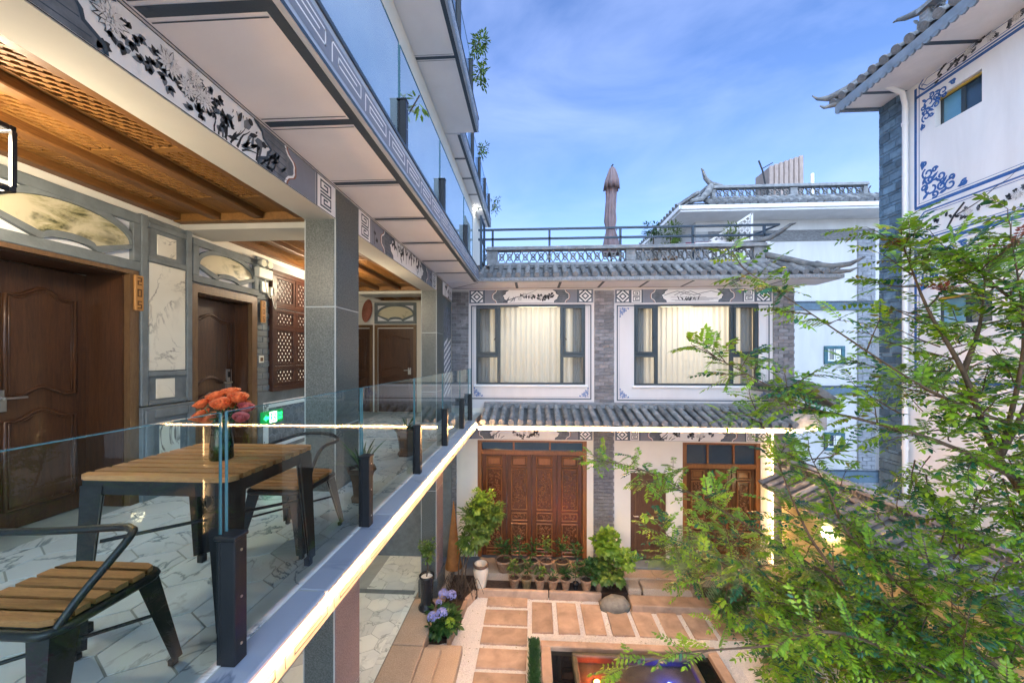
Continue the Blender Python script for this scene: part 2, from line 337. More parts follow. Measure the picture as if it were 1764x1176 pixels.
# planes: (a, b, d) -> world, d = how far proud of the surface
def PX(x): return lambda a, b, d: V(x + d, a, b)         # faces +X, a = Y
def PXn(x): return lambda a, b, d: V(x - d, a, b)        # faces -X, a = Y
def PY(y): return lambda a, b, d: V(a, y - d, b)         # faces -Y, a = X
def PZ(z): return lambda a, b, d: V(a, b, z + d)
def arc(c, r, a0, a1, n=12, ry=None): return [(c[0] + r * math.cos(math.radians(a0 + (a1 - a0) * i / n)), c[1] + (ry or r) * math.sin(math.radians(a0 + (a1 - a0) * i / n))) for i in range(n + 1)]
class Decal:
    """flat painted print on a wall, layered a hair proud"""
    def __init__(s, fn, base=.002): s.fn = fn; s.b = MB(); s.base = base
    def poly(s, pts, m, L=0): s.b.poly([s.fn(a, b, s.base + L * .0006) for a, b in pts], m); return s
    def rect(s, a0, a1, b0, b1, m, L=0): return s.poly([(a0, b0), (a1, b0), (a1, b1), (a0, b1)], m, L)
    def frame(s, a0, a1, b0, b1, w, m, L=0):
        s.rect(a0, a1, b0, b0 + w, m, L); s.rect(a0, a1, b1 - w, b1, m, L); s.rect(a0, a0 + w, b0 + w, b1 - w, m, L); return s.rect(a1 - w, a1, b0 + w, b1 - w, m, L)
    def stroke(s, pts, w, m, L=1, taper=False):
        k = len(pts); l = []; r = []
        for i, p in enumerate(pts):
            q0 = pts[max(i - 1, 0)]; q1 = pts[min(i + 1, k - 1)]; dx, dy = q1[0] - q0[0], q1[1] - q0[1]; h = math.hypot(dx, dy) or 1
            ww = w * (1 - .8 * i / (k - 1)) if taper else w
            l.append((p[0] - dy / h * ww / 2, p[1] + dx / h * ww / 2)); r.append((p[0] + dy / h * ww / 2, p[1] - dx / h * ww / 2))
        for i in range(k - 1): s.poly([l[i], l[i + 1], r[i + 1], r[i]], m, L)
        return s
    def sq(s, pts, w, m, L=1):
        for (a, b), (c, d) in zip(pts, pts[1:]):
            s.rect(min(a, c) - w / 2, max(a, c) + w / 2, min(b, d) - w / 2, max(b, d) + w / 2, m, L)
        return s
    def disc(s, a, b, r, m, L=1, n=10): return s.poly([(a + r * math.cos(2 * math.pi * i / n), b + r * math.sin(2 * math.pi * i / n)) for i in range(n)], m, L)
    def leaf(s, a, b, ang, ln, wd, m, L=2):
        c, t = math.cos(ang), math.sin(ang); q = [(0, 0), (.3, .5), (.65, .42), (1, 0), (.65, -.42), (.3, -.5)]
        return s.poly([(a + (x * ln) * c - (y * wd) * t, b + (x * ln) * t + (y * wd) * c) for x, y in q], m, L)
    def key(s, a0, b0, w, h, t, m, L=1, flip=False):
        P = [(0, 0), (1, 0), (1, 1), (0, 1), (0, .3), (.68, .3), (.68, .7), (.34, .7)]
        return s.sq([(a0 + ((1 - x) if flip else x) * w, b0 + y * h) for x, y in P], t, m, L)
    def keysq(s, a0, a1, b0, b1, L=1):
        s.rect(a0, a1, b0, b1, WH, L); w = a1 - a0; h = b1 - b0; t = min(w, h) * .07
        s.key(a0 + w * .16, b0 + h * .54, w * .68, h * .36, t, NV, L + 1); s.key(a0 + w * .16, b0 + h * .10, w * .68, h * .34, t, NV, L + 1, True); return s
    def diamond(s, a0, a1, b0, b1, L=1):
        s.rect(a0, a1, b0, b1, NV, L); w = a1 - a0; h = b1 - b0; c = ((a0 + a1) / 2, (b0 + b1) / 2)
        for k, (q, m) in enumerate(((.46, WH), (.30, NV), (.17, WH))):
            s.poly([(c[0] + w * q, c[1]), (c[0], c[1] + h * q), (c[0] - w * q, c[1]), (c[0], c[1] - h * q)], m, L + 1 + k)
        for sx in (-1, 1):
            for sy in (-1, 1):
                x, y = c[0] + sx * w * .5, c[1] + sy * h * .5
                s.poly([(x - sx * w * .05, y - sy * h * .05), (x - sx * w * .34, y - sy * h * .05), (x - sx * w * .05, y - sy * h * .34)], WH, L + 1)
        return s
    def bracket(s, a, b0, b1, sgn, w, L=1):
        """scalloped cloud frame at one end of a painted scene, opening towards sgn"""
        h = b1 - b0; n = 7; pts = []
        for i in range(n + 1):
            t = i / n; pts.append((a + sgn * w * (.55 + .45 * abs(2 * t - 1) + (.10 if i % 2 else 0)), b0 + h * t))
        out = [(a - sgn * w * (.0 + .16 * math.sin(math.pi * t) + .05 * math.cos(6 * math.pi * t)) + sgn * w * .25 * abs(2 * t - 1), b0 + h * t) for t in [1 - i / 10 for i in range(11)]]
        s.poly(pts + out, IG, L + 1)
        o2 = [(x - sgn * w * .10, y) for x, y in out]; s.stroke(o2, w * .05, TN, L + 1); s.stroke([(x - sgn * w * .04, y) for x, y in out], w * .05, WH, L + 2)
        for k in range(6):
            t = (k + .5) / 6; s.stroke([(a + sgn * w * .12, b0 + h * t), (a + sgn * w * (.5 + .4 * abs(2 * t - 1)), b0 + h * (t + .03))], h * .02, NV, L + 3)
        s.stroke(pts, w * .06, NV, L + 3); return s
    def mum(s, a, b, r, L=5):
        for k, (q, n) in enumerate(((1, 14), (.72, 11), (.42, 7))):
            for i in range(n):
                an = 2 * math.pi * i / n + k * .3
                s.leaf(a, b, an, r * q * R.uniform(.85, 1.1), r * .34, INK, L + 2 * k); s.leaf(a + math.cos(an) * r * .04, b + math.sin(an) * r * .04, an, r * q * .93, r * .26, PT, L + 2 * k + 1)
        return s
    def inkleaves(s, a, b, sp, n, r, rng, L=3):
        for i in range(n):
            x, y = a + rng.gauss(0, sp), b + rng.gauss(0, sp * .7); an = rng.uniform(0, 6.28)
            for j in range(3): s.leaf(x, y, an + j * .7 - .7, r * rng.uniform(.7, 1.2), r * .6, INK if rng.random() < .6 else IG, L + (i % 3))
        return s
    def twig(s, a, b, ang, ln, w, rng, L=3):
        p = [(a, b)]
        for i in range(5):
            ang += rng.uniform(-.35, .35); p.append((p[-1][0] + math.cos(ang) * ln / 5, p[-1][1] + math.sin(ang) * ln / 5))
        return s.stroke(p, w, INK, L, True)
    def clip(s, b0, b1): s.lim = (b0, b1); return s
    def flourish(s, a, b, sa, sb, r, m=BL, L=1):
        """corner scroll ornament filling a triangle of leg r"""
        for (x, y, q, t0) in ((.24, .24, .20, 0), (.60, .16, .13, 1), (.16, .60, .13, 2), (.42, .42, .10, 3), (.85, .08, .07, 1), (.08, .85, .07, 2), (.30, .08, .08, 4), (.08, .30, .08, 5), (.44, .20, .09, 2), (.20, .44, .09, 3), (.62, .30, .06, 5), (.30, .62, .06, 0)):
            pts = []
            for i in range(15):
                th = t0 + i * .55; rr = q * r * (1 - i / 18); pts.append((a + sa * (x * r + math.cos(th) * rr), b + sb * (y * r + math.sin(th) * rr)))
            L += .21; s.stroke(pts, r * .042, m, L)
        for (x, y, an) in ((.05, .05, .8), (.38, .05, .3), (.05, .38, 1.2), (.72, .04, .2), (.04, .72, 1.4), (.42, .22, .9), (.22, .42, .7)):
            ca, cb = math.cos(an) * sa, math.sin(an) * sb; L += .21; s.leaf(a + sa * x * r, b + sb * y * r, math.atan2(cb, ca), r * .20, r * .07, m, L)
        return s
    def build(s, name, parent): return s.b.build(name, PAL, parent)
def clip_lines(a0, a1, b0, b1, pitch, ang):
    """parallel lines at angle ang clipped to a rectangle"""
    c, t = math.cos(ang), math.sin(ang); out = []; cx, cy = (a0 + a1) / 2, (b0 + b1) / 2; D = math.hypot(a1 - a0, b1 - b0)
    k = int(D / pitch / 2) + 1
    for i in range(-k, k + 1):
        ox, oy = cx - t * i * pitch, cy + c * i * pitch; t0, t1 = -D, D
        for p, d, lo, hi in ((ox, c, a0, a1), (oy, t, b0, b1)):
            if abs(d) < 1e-9:
                if not lo < p < hi: t0, t1 = 1, 0
                continue
            u, v = (lo - p) / d, (hi - p) / d; t0 = max(t0, min(u, v)); t1 = min(t1, max(u, v))
        if t1 - t0 > .004: out.append(((ox + c * t0, oy + t * t0), (ox + c * t1, oy + t * t1)))
    return out
def bar(mb, fn, p, q, w, d0, d1, m=0):
    dx, dy = q[0] - p[0], q[1] - p[1]; h = math.hypot(dx, dy); nx, ny = -dy / h * w / 2, dx / h * w / 2
    return mb.ext([(p[0] + nx, p[1] + ny), (p[0] - nx, p[1] - ny), (q[0] - nx, q[1] - ny), (q[0] + nx, q[1] + ny)], fn, d0, d1, m)
def hexes(x0, x1, y0, y1, r, gap, flat=True):
    """hexagon cells clipped to a rectangle, pointing along Y"""
    out = []; w = r * math.sqrt(3); j = 0; y = y0 - r
    while y < y1 + r:
        x = x0 - w + (w / 2 if j % 2 else 0)
        while x < x1 + w:
            p = [(x + (r - gap) * math.cos(math.radians(30 + 60 * k)), y + (r - gap) * math.sin(math.radians(30 + 60 * k))) for k in range(6)]
            for ax, lim, sg in ((0, x0, 1), (0, x1, -1), (1, y0, 1), (1, y1, -1)):
                q = []
                for i in range(len(p)):
                    A, B = p[i], p[(i + 1) % len(p)]; ia, ib = (A[ax] - lim) * sg >= 0, (B[ax] - lim) * sg >= 0
                    if ia: q.append(A)
                    if ia != ib:
                        t = (lim - A[ax]) / (B[ax] - A[ax]); q.append((A[0] + (B[0] - A[0]) * t, A[1] + (B[1] - A[1]) * t))
                p = q
                if len(p) < 3: break
            if len(p) >= 3:
                ar = abs(sum(p[i][0] * p[(i + 1) % len(p)][1] - p[(i + 1) % len(p)][0] * p[i][1] for i in range(len(p)))) / 2
                if ar > .0008: out.append(p)
            x += w
        y += 1.5 * r; j += 1
    return out

# ================================================================ the hotel wing with the balcony
WX = -3.56                                    # face of the corridor wall
hotel = thing('hotel_building', 'hotel wing with painted balconies, granite columns and wooden corridor ceiling', 'building', (-3, 4, 0))
b = MB(); b.box(-6, -1.20, -3, 8.68, -.15, -.012); b.box(-2.2, -1.9, -3, 7.3, -.5, -.151); b.build('floor_slab', m_conc, hotel)
b = MB(); b.box(-1.20, -1.165, -3, 7.60, -.185, -.035); f_low = b.build('slab_fascia', M('fascia_stone', (.46, .40, .33), .7, .15, 6), hotel)
d = Decal(PX(-1.165)); y = -.9
while y < 7.4:
    d.sq([(y, -.165), (y, -.105), (y + .36, -.105), (y + .36, -.155), (y + .07, -.155), (y + .07, -.128), (y + .30, -.128)], .007, NV); y += .43
d.build('key_pattern', f_low)
# balcony floor: the setting, with its hexagonal marble tiles
b = MB(); b.box(-5.2, -1.36, -1.5, 8.69, -.011, -.004); floor = b.build('balcony_floor', m_grout, None, kind='structure')
tk = 0
for p in hexes(-3.55, -1.46, -.2, 8.6, .19, .0055):
    b = MB(); b.ext(p, PZ(-.004), 0, .004); b.build('hex_tile', m_marble, floor)
yy = -.2
while yy < 8.5:
    b = MB(); b.box(-1.452, -1.315, yy + .003, yy + .447, -.004, .0, 0); b.build('border_tile', m_marble, floor); yy += .45
b = MB(); b.box(-1.36, -1.20, -3, 8.68, -.011, -.004); b.build('grout_bed', m_grout, floor)
yy = -1.0
while yy < 7.5:
    b = MB(); b.box(-1.311, -1.145, yy + .004, min(yy + .996, 7.6), -.034, .001 + R.uniform(-.001, .001), 0, .008); b.build('kerb_slab', m_marble2, floor); yy += 1.0

# corridor wall with its openings
b = MB()
for y0, y1, z0, z1 in ((-3, 1.5, 0, 2.04), (3.06, 3.68, 0, 2.04), (4.50, 6.4, 0, 2.04), (-3, 6.4, 2.04, 2.95)): b.box(-4.6, WX - .02, y0, y1, z0, z1)
b.box(-4.6, -4.58, 1.5, 4.5, 0, 2.04)
b.build('corridor_wall', m_cream, hotel)
b = MB(); b.box(-4.8, -4.6, 6.4, 8.7, 0, 2.95); b.box(-4.8, -1.92, 8.70, 8.9, 0, 2.95); wall_end = b.build('end_wall', m_cream, hotel)

def hump(y0, y1, z, h, n=16): return [(y0 + (y1 - y0) * i / n, z + h * (.5 - .5 * math.cos(2 * math.pi * max(0, min(1, (i / n - .12) / .76))))) for i in range(n + 1)]
def panel_door(name, fn, a0, a1, z1, parent, lock=None, handle_a=None, label=None):
    """a dark leaf with two arch-topped raised panels; d grows towards the viewer"""
    w = a1 - a0
    b = MB(); b.ext([(a0, .005), (a1, .005), (a1, z1), (a0, z1)], fn, -.05, 0); door = b.build(name, m_doorwood, parent, label)
    for (z0, zt, hb, ht) in ((1.00, z1 - .24, .07, .07), (.15, .82, 0, .07)):
        bot = hump(a0 + .09, a1 - .09, z0, hb); top = hump(a0 + .09, a1 - .09, zt, ht)
        loop = bot + top[::-1]
        b = MB(); b.ext(loop, fn, 0, .008); b.build('door_panel', m_doorwood, door)
        b = MB(); b.tube([fn(a, z, .008) for a, z in loop], .014, 6, 0, True, False, True)
        inn = [((a - (a0 + a1) / 2) * .90 + (a0 + a1) / 2, (z - (z0 + zt) / 2) * .95 + (z0 + zt) / 2) for a, z in loop]
        b.tube([fn(a, z, .010) for a, z in inn], .007, 6, 0, True, False, True); b.build('panel_moulding', m_doorwood, door)
    if handle_a is not None:
        b = MB(); s = 1 if handle_a < (a0 + a1) / 2 else -1
        b.tube([fn(handle_a, 1.0, 0), fn(handle_a, 1.0, .055)], .011, 8); b.tube([fn(handle_a, 1.0, .055), fn(handle_a + s * .12, 1.0, .058)], .0095, 8)
        b.ext([(handle_a - .035, .90), (handle_a + .035, .90), (handle_a + .035, 1.16 if lock else 1.06), (handle_a - .035, 1.16 if lock else 1.06)], fn, 0, .018); b.build('door_handle', m_steel, door)
        if lock:
            b = MB(); b.ext([(handle_a - .02, 1.06), (handle_a + .02, 1.06), (handle_a + .02, 1.13), (handle_a - .02, 1.13)], fn, .018, .021); b.build('lock_reader', m_black, door)
    return door
def door_frame(fn, a0, a1, z1, parent, w=.075, depth=.36, both=True):
    b = MB()
    for q0, q1, r0, r1 in ((a0 - w, a0, 0, z1 + w), (a1, a1 + w, 0, z1 + w), (a0, a1, z1, z1 + w)):
        b.ext([(q0, r0), (q1, r0), (q1, r1), (q0, r1)], fn, -.019, .035)
    b.build('door_frame', m_frame, parent)
    b = MB()
    for q0, q1, r0, r1 in ((a0 - .03, a0 + .012, 0, z1), (a1 - .012, a1 + .03, 0, z1), (a0, a1, z1 - .012, z1 + .03)):
        b.ext([(q0, r0), (q1, r0), (q1, r1), (q0, r1)], fn, -depth, -.0195)
    b.build('door_lining', m_doorwood, parent)
fw = PX(WX)
door_frame(fw, 1.55, 3.05, 2.04, hotel)
panel_door('door', PX(-3.92), 2.44, 3.04, 2.02, hotel, handle_a=2.50)
panel_door('door', PX(-3.92), 1.56, 2.435, 2.02, hotel)
door_frame(fw, 3.71, 4.47, 1.99, hotel, .085, .20)
panel_door('door', PX(-3.745), 3.72, 4.46, 1.97, hotel, lock=True, handle_a=4.35)
# fan-shaped marble lights over the doors
def fan_panel(fn, a0, a1, b0, b1, parent, t=.07):
    g = sub('fan_light', parent, fn((a0 + a1) / 2, b0, 0)); c = (a0 + a1) / 2
    b = MB(); b.ext([(a0 + .01, b0 + .01), (a1 - .01, b0 + .01), (a1 - .01, b1 - .01), (a0 + .01, b1 - .01)], fn, -.018, .004); b.build('white_panel', m_pwhite, g)
    for q in ((a0, a1, b0, b0 + t), (a0, a1, b1 - t, b1), (a0, a0 + t, b0 + t, b1 - t), (a1 - t, a1, b0 + t, b1 - t)):
        b = MB(); b.box(0, .045, q[0], q[1], q[2], q[3], 0, .006)
        b.v = [tuple(fn(y, z, x)) for x, y, z in b.v]; b.build('stone_border', m_greystone, g)
    hw = (a1 - a0) / 2 - t * .45; lo, hi = b0 + t * .9, b1 - t * .55; h = hi - lo
    def outline(k):
        W = hw - k; up = lo + h * .34
        top = [(c + W * math.sin(x), up + k * .3 + (hi - k - up - k * .3) * (math.cos(x) ** 1.0)) for x in [math.radians(-90 + 180 * i / 24) for i in range(25)]]
        ib = .36 * hw
        bot = [(c + (ib - k * .2) * math.cos(math.radians(180 * i / 8)), lo + k + h * .13 * math.sin(math.radians(180 * i / 8))) for i in range(9)]
        return top + bot
    o, i_ = outline(0), outline(.052); n = len(o)
    b = MB()
    for k in range(n):
        k2 = (k + 1) % n; q = [o[k], o[k2], i_[k2], i_[k]]
        b.add([fn(x, y, dd) for dd in (.004, .04) for x, y in q], [(3, 2, 1, 0), (4, 5, 6, 7), (0, 1, 5, 4), (2, 3, 7, 6)])
    b.build('fan_frame', m_greystone, g)
    b = MB(); b.ext(outline(.045), fn, .004, .014); b.build('fan_marble', m_greenmarble, g)
    return g
fan_panel(fw, 2.12, 3.155, 2.075, 2.585, hotel, .085)
fan_panel(fw, 3.645, 4.575, 2.095, 2.555, hotel, .075)
# stone pilaster with marble insets between the two doors
pil = sub('stone_pilaster', hotel, (WX, 3.38, 0))
for q in ((3.135, 3.635, .86, 2.60, .0, .03), (3.125, 3.64, 0, .85, .0, .07)):
    b = MB(); b.box(WX + q[4] - .02, WX + q[5], q[0], q[1], q[2], q[3], 0, .006); b.build('stone_block', m_greystone, pil)
for y0, y1, z0, z1, x in ((3.135, 3.195, .86, 2.6, .03), (3.575, 3.635, .86, 2.6, .03), (3.197, 3.573, 2.19, 2.235, .03), (3.197, 3.573, 2.50, 2.55, .03), (3.197, 3.573, 1.125, 1.17, .03), (3.197, 3.573, .86, .90, .03),
                          (3.14, 3.22, .10, .82, .07), (3.55, 3.63, .10, .82, .07), (3.222, 3.548, .74, .82, .07), (3.222, 3.548, .10, .2, .07)):
    b = MB(); b.box(WX + x, WX + x + .02, y0, y1, z0, z1, 0, .005); b.build('stone_border', m_greystone, pil)
for y0, y1, z0, z1, x in ((3.205, 3.565, 1.18, 2.18, .03), (3.285, 3.47, 2.27, 2.46, .03), (3.275, 3.455, .915, 1.10, .03), (3.27, 3.47, .28, .66, .07)):
    b = MB(); b.box(WX + x, WX + x + .012, y0, y1, z0, z1, 0, .003); b.build('marble_inset', m_panelmarble, pil)
# brick strip and lattice window
bw = sub('brick_strip', hotel, (WX, 5.4, 0))
b = MB(); b.box(WX - .02, WX - .004, 4.575, 6.4, .86, 2.6); b.build('mortar_bed', m_mortar, bw)
meb = MB().box(-.018, .012, -.098, .098, -.036, .036, 0, .004).mesh('brick', m_greystone); meh = MB().box(-.018, .012, -.048, .048, -.036, .036, 0, .004).mesh('half_brick', m_greystone)
for r in range(22):
    z = .90 + r * .08; y = 4.58 + (.0 if r % 2 else -.1)
    for k in range(2):
        if r % 2 and k == 0: place('brick', meb, (WX, y + .10, z), bw)
        elif r % 2: place('brick', meh, (WX, 4.74, z), bw)
        elif k == 0: place('brick', meh, (WX, 4.63, z), bw)
        else: place('brick', meb, (WX, 4.79 - .01, z), bw)
win = sub('lattice_window', hotel, (WX, 5.5, .84))
b = MB()
Y0, Y1, Z0, Z1 = 4.80, 6.24, .84, 2.50
for q in ((Y0, Y1, Z0, Z0 + .07), (Y0, Y1, Z1 - .07, Z1), (Y0, Y0 + .06, Z0 + .07, Z1 - .07), (Y1 - .06, Y1, Z0 + .07, Z1 - .07), (Y0 + .06, Y1 - .06, 1.985, 2.05)): b.box(WX - .01, WX + .06, *q, 0, .006)
b.build('window_frame', m_lattwood, win)
b = MB(); b.box(WX - .015, WX + .004, Y0 + .02, Y1 - .02, Z0 + .02, Z1 - .02); b.build('glow_backing', emis('lattice_glow', (1, .86, .66), .25, (.8, .78, .7)), win)  # self-lit sheet, its glow stands in for room light behind the lattice
def lattice(fn, a0, a1, b0, b1, pitch, w, d0, d1, mat, parent, name='lattice_screen'):
    b = MB()
    for k, an in enumerate((math.radians(52), math.radians(-52))):
        for p, q in clip_lines(a0, a1, b0, b1, pitch, an): bar(b, fn, p, q, w, d0 + k * .003, d1 + k * .003)
    return b.build(name, mat, parent)
cols = [(4.87, 5.30), (5.32, 5.74), (5.76, 6.17)]
for y0, y1 in cols:
    for z0, z1, fr in ((2.06, 2.42, 1), (1.74, 1.965, 0), (1.20, 1.70, 0), (.935, 1.16, 0)):
        b = MB()
        for q in ((y0, y1, z0 - .012, z0 + .026), (y0, y1, z1 - .026, z1 + .012), (y0, y0 + .045, z0 + .026, z1 - .026), (y1 - .045, y1, z0 + .026, z1 - .026)): b.box(WX + .006, WX + .045, *q, 0, .004)
        b.build('sash', m_lattwood, win)
        lattice(fw, y0 + .045, y1 - .045, z0 + .026, z1 - .026, .058, .023, .012, .026, m_lattwood, win)
for z0, z1 in ((1.162, 1.186), (1.702, 1.727), (.868, .922), (2.432, 2.448)):
    b = MB(); b.box(WX + .005, WX + .04, Y0 + .06, Y1 - .06, z0, z1); b.build('mid_rail', m_lattwood, win)
for y in (5.31, 5.75): b = MB(); b.box(WX + .005, WX + .042, y - .012, y + .012, .905, 1.98); b.build('mullion', m_lattwood, win)
# painted panel below the lattice window
b = MB(); b.box(WX - .02, WX + .015, 4.585, 6.4, 0, .855, 0, .004); dado = b.build('dado_panel', m_greystone, hotel)
d = Decal(PX(WX + .015)); d.rect(4.68, 6.3, .06, .70, WH); d.rect(4.78, 6.2, .15, .62, GR, 1)
for p in hexes(4.78, 6.2, .15, .62, .075, .006): d.poly(p, IG, 2)
for a, sa in ((4.69, 1), (6.29, -1)):
    for bb, sb in ((.07, 1), (.69, -1)): d.flourish(a, bb, sa, sb, .13, NV, 3)
d.build('dado_painting', dado)
# end wall: two doors, fan light
fe = PY(8.70)
door_frame(fe, -3.71, -2.83, 2.02, wall_end, .07, .10); panel_door('door', PY(8.695), -3.70, -2.84, 2.0, wall_end, handle_a=-2.93)
door_frame(fe, -4.75, -3.90, 2.02, wall_end, .07, .10); panel_door('door', PY(8.695), -4.74, -3.91, 2.0, wall_end)
fan_panel(fe, -3.78, -2.76, 2.11, 2.62, wall_end, .07)
b = MB(); b.box(-4.6, -1.93, 8.60, 8.70, 2.64, 2.94); b.build('wall_plate', m_cream, wall_end)
# side wall beyond the second column with painted hexagon and brick patterns
b = MB(); b.box(-2.2, -1.92, 7.77, 8.70, 0, 2.62); sw = b.build('side_wall', m_greystone, hotel)
d = Decal(PX(-1.92)); d.rect(7.95, 8.62, 1.75, 2.45, GR)
for p in hexes(7.95, 8.62, 1.75, 2.45, .10, .008): d.poly(p, IG, 1)
d.rect(7.95, 8.62, .35, 1.65, GR)
for k in range(9):
    for j in range(4):
        a0, b0 = 7.97 + j * .165, .42 + k * .14 + (j % 2) * .07
        d.poly([(a0, b0), (a0 + .15, b0 + .09), (a0 + .15, b0 + .15), (a0, b0 + .06)], WH, 1)
d.build('wall_painting', sw)
# painted outer beam, cross beams
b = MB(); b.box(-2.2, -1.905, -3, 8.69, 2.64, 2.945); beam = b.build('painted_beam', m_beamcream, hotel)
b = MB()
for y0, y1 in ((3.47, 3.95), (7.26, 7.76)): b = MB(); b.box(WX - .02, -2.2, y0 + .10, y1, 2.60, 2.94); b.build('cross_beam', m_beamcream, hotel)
rng = random.Random(5)
d = Decal(PX(-1.905)); d.rect(-1, 8.69, 2.645, 2.944, WH)
d.stroke([(-1, 2.648), (8.69, 2.648)], .006, INK, 1); d.stroke([(-1, 2.940), (8.69, 2.940)], .006, INK, 1)
def beam_bay(y0, y1, kind):
    B0, B1 = 2.652, 2.936
    for s, e in ((1, y0), (-1, y1)):
        k0, k1 = sorted((e + s * .03, e + s * .27)); d.keysq(k0, k1, B0, B1, 1); q0, q1 = sorted((e + s * .285, e + s * .305)); d.rect(q0, q1, B0, B1, NV, 1)
        q0, q1 = sorted((e + s * .31, e + s * .80)); d.rect(q0, q1, B0, B1, GR, 1); d.bracket(e + s * .66, B0, B1, s, .34, 2)
        if kind == 1: d.twig(e + s * .40, B0 + .02, 1.4, .2, .012, rng, 3); d.inkleaves(e + s * .42, B0 + .13, .04, 3, .05, rng, 4)
    a, z = y0 + 1.0, y1 - 1.0
    if kind == 0:     # chrysanthemums, rocks and birds
        for yy, zz, rr in ((a + .62 * .02, 2.83, .085), (a + .62 * .46, 2.84, .085), (a + .62 * .62, 2.79, .07), (a + .62 * .78, 2.80, .085), (a + .62 * .70, 2.87, .06)): d.mum(yy, zz, rr * .9, 9)
        for yy, zz, n in ((a + .62 * .06, 2.74, 7), (a + .62 * .20, 2.86, 4), (a + .62 * .24, 2.76, 6), (a + .62 * .42, 2.75, 7), (a + .62 * .62, 2.72, 8), (a + .62 * .95, 2.80, 8), (a + .62 * 1.0, 2.74, 6), (a + .62 * .85, 2.72, 5), (a + .62 * .9, 2.86, 5)): d.inkleaves(yy, zz, .045, n, .045, rng, 3)
        for k in range(5): d.twig(a + .56 + k * .03, 2.655, 1.9 - k * .1, .16, .012, rng, 4)
        for yy in (a + .62 * 1.03, a + .62 * 1.18, a + .62 * 1.45, a + .62 * 1.62):
            d.twig(yy, 2.66, 1.2, .2, .018, rng, 3); d.twig(yy + .04, 2.66, .9, .22, .012, rng, 3)
            for k in range(5): d.leaf(yy + rng.uniform(0, .15), 2.66 + rng.uniform(0, .1), rng.uniform(.2, 1.4), .10, .022, IG if k % 2 else INK, 3)
        for yy, zz, an in ((a + .62 * 1.27, 2.82, .9), (a + .62 * 1.42, 2.79, .2)):
            d.leaf(yy, zz, an, .11, .055, IG, 5); d.leaf(yy - .05, zz + .005, an + .3, .09, .03, INK, 6); d.disc(yy + .09 * math.cos(an), zz + .09 * math.sin(an), .022, INK, 7); d.leaf(yy + .1, zz + .02, an, .03, .012, INK, 7)
        for k in range(5): d.twig(z - .1 - k * .028, 2.90 - k * .005, -1.4, .03, .008, rng, 4)
    else:             # hanging bamboo and birds
        for k in range(11):
            yy = a + .05 + k * (z - a - .1) / 10; d.stroke([(yy, 2.70 + rng.uniform(0, .1)), (yy + .01, 2.934)], .028 if k % 3 == 0 else .012, IG if k % 2 else INK, 3)
            d.inkleaves(yy, 2.88, .05, 3, .05, rng, 4)
        for yy in (a + .3, z - .25): d.leaf(yy, 2.76, .9, .13, .05, INK, 6); d.leaf(yy - .04, 2.80, .1, .12, .03, INK, 6); d.leaf(yy, 2.76, -1.2, .10, .03, IG, 6)
beam_bay(.55, 3.46, 0); beam_bay(3.96, 7.25, 1)
d.twig(7.98, 2.66, 1.2, .24, .02, rng, 3); d.inkleaves(8.1, 2.83, .07, 6, .06, rng, 4); d.inkleaves(8.45, 2.75, .08, 6, .06, rng, 4); d.twig(8.4, 2.66, 1.7, .22, .02, rng, 3)
d.build('beam_painting', beam)
# columns: stone slabs on a pale core
def column(y0, y1, z0, z1, joints, name='column', low=False):
    c = sub(name, hotel, (-2.06, (y0 + y1) / 2, z0)); x0, x1 = -2.215, -1.895
    b = MB(); b.box(x0 + .004, x1 - .004, y0 + .004, y1 - .004, z0, z1); b.build('core', m_joint, c)
    zs = [z0] + joints + [z1]
    for a, e in zip(zs, zs[1:]):
        for q in ((x0 + .016, x1 - .016, y0, y0 + .02), (x0 + .016, x1 - .016, y1 - .02, y1), (x0, x0 + .02, y0 + .008, y1 - .008)):
            b = MB(); b.box(q[0], q[1], q[2], q[3], a + .006, e - .006, 0, .003); b.build('stone_slab', m_granite, c)
        b = MB(); b.box(x1 - .02, x1, y0 + .008, y1 - .008, a + .006, e - .006, 0, .003); b.build('stone_slab', m_pinkgran if low else m_granite, c)
column(3.47, 3.95, 0, 2.94, [.62, 1.795]); column(7.26, 7.76, 0, 2.94, [.62, 1.80])
column(3.45, 3.97, -3.45, -.32, [-2.2, -1.05], low=True); column(7.24, 7.78, -3.45, -.32, [-2.45, -1.35], low=True)
b = MB(); b.box(-2.25, -1.86, 7.19, 7.83, -3.45, -3.10, 0, .01); b.build('column_plinth', m_granite, hotel)
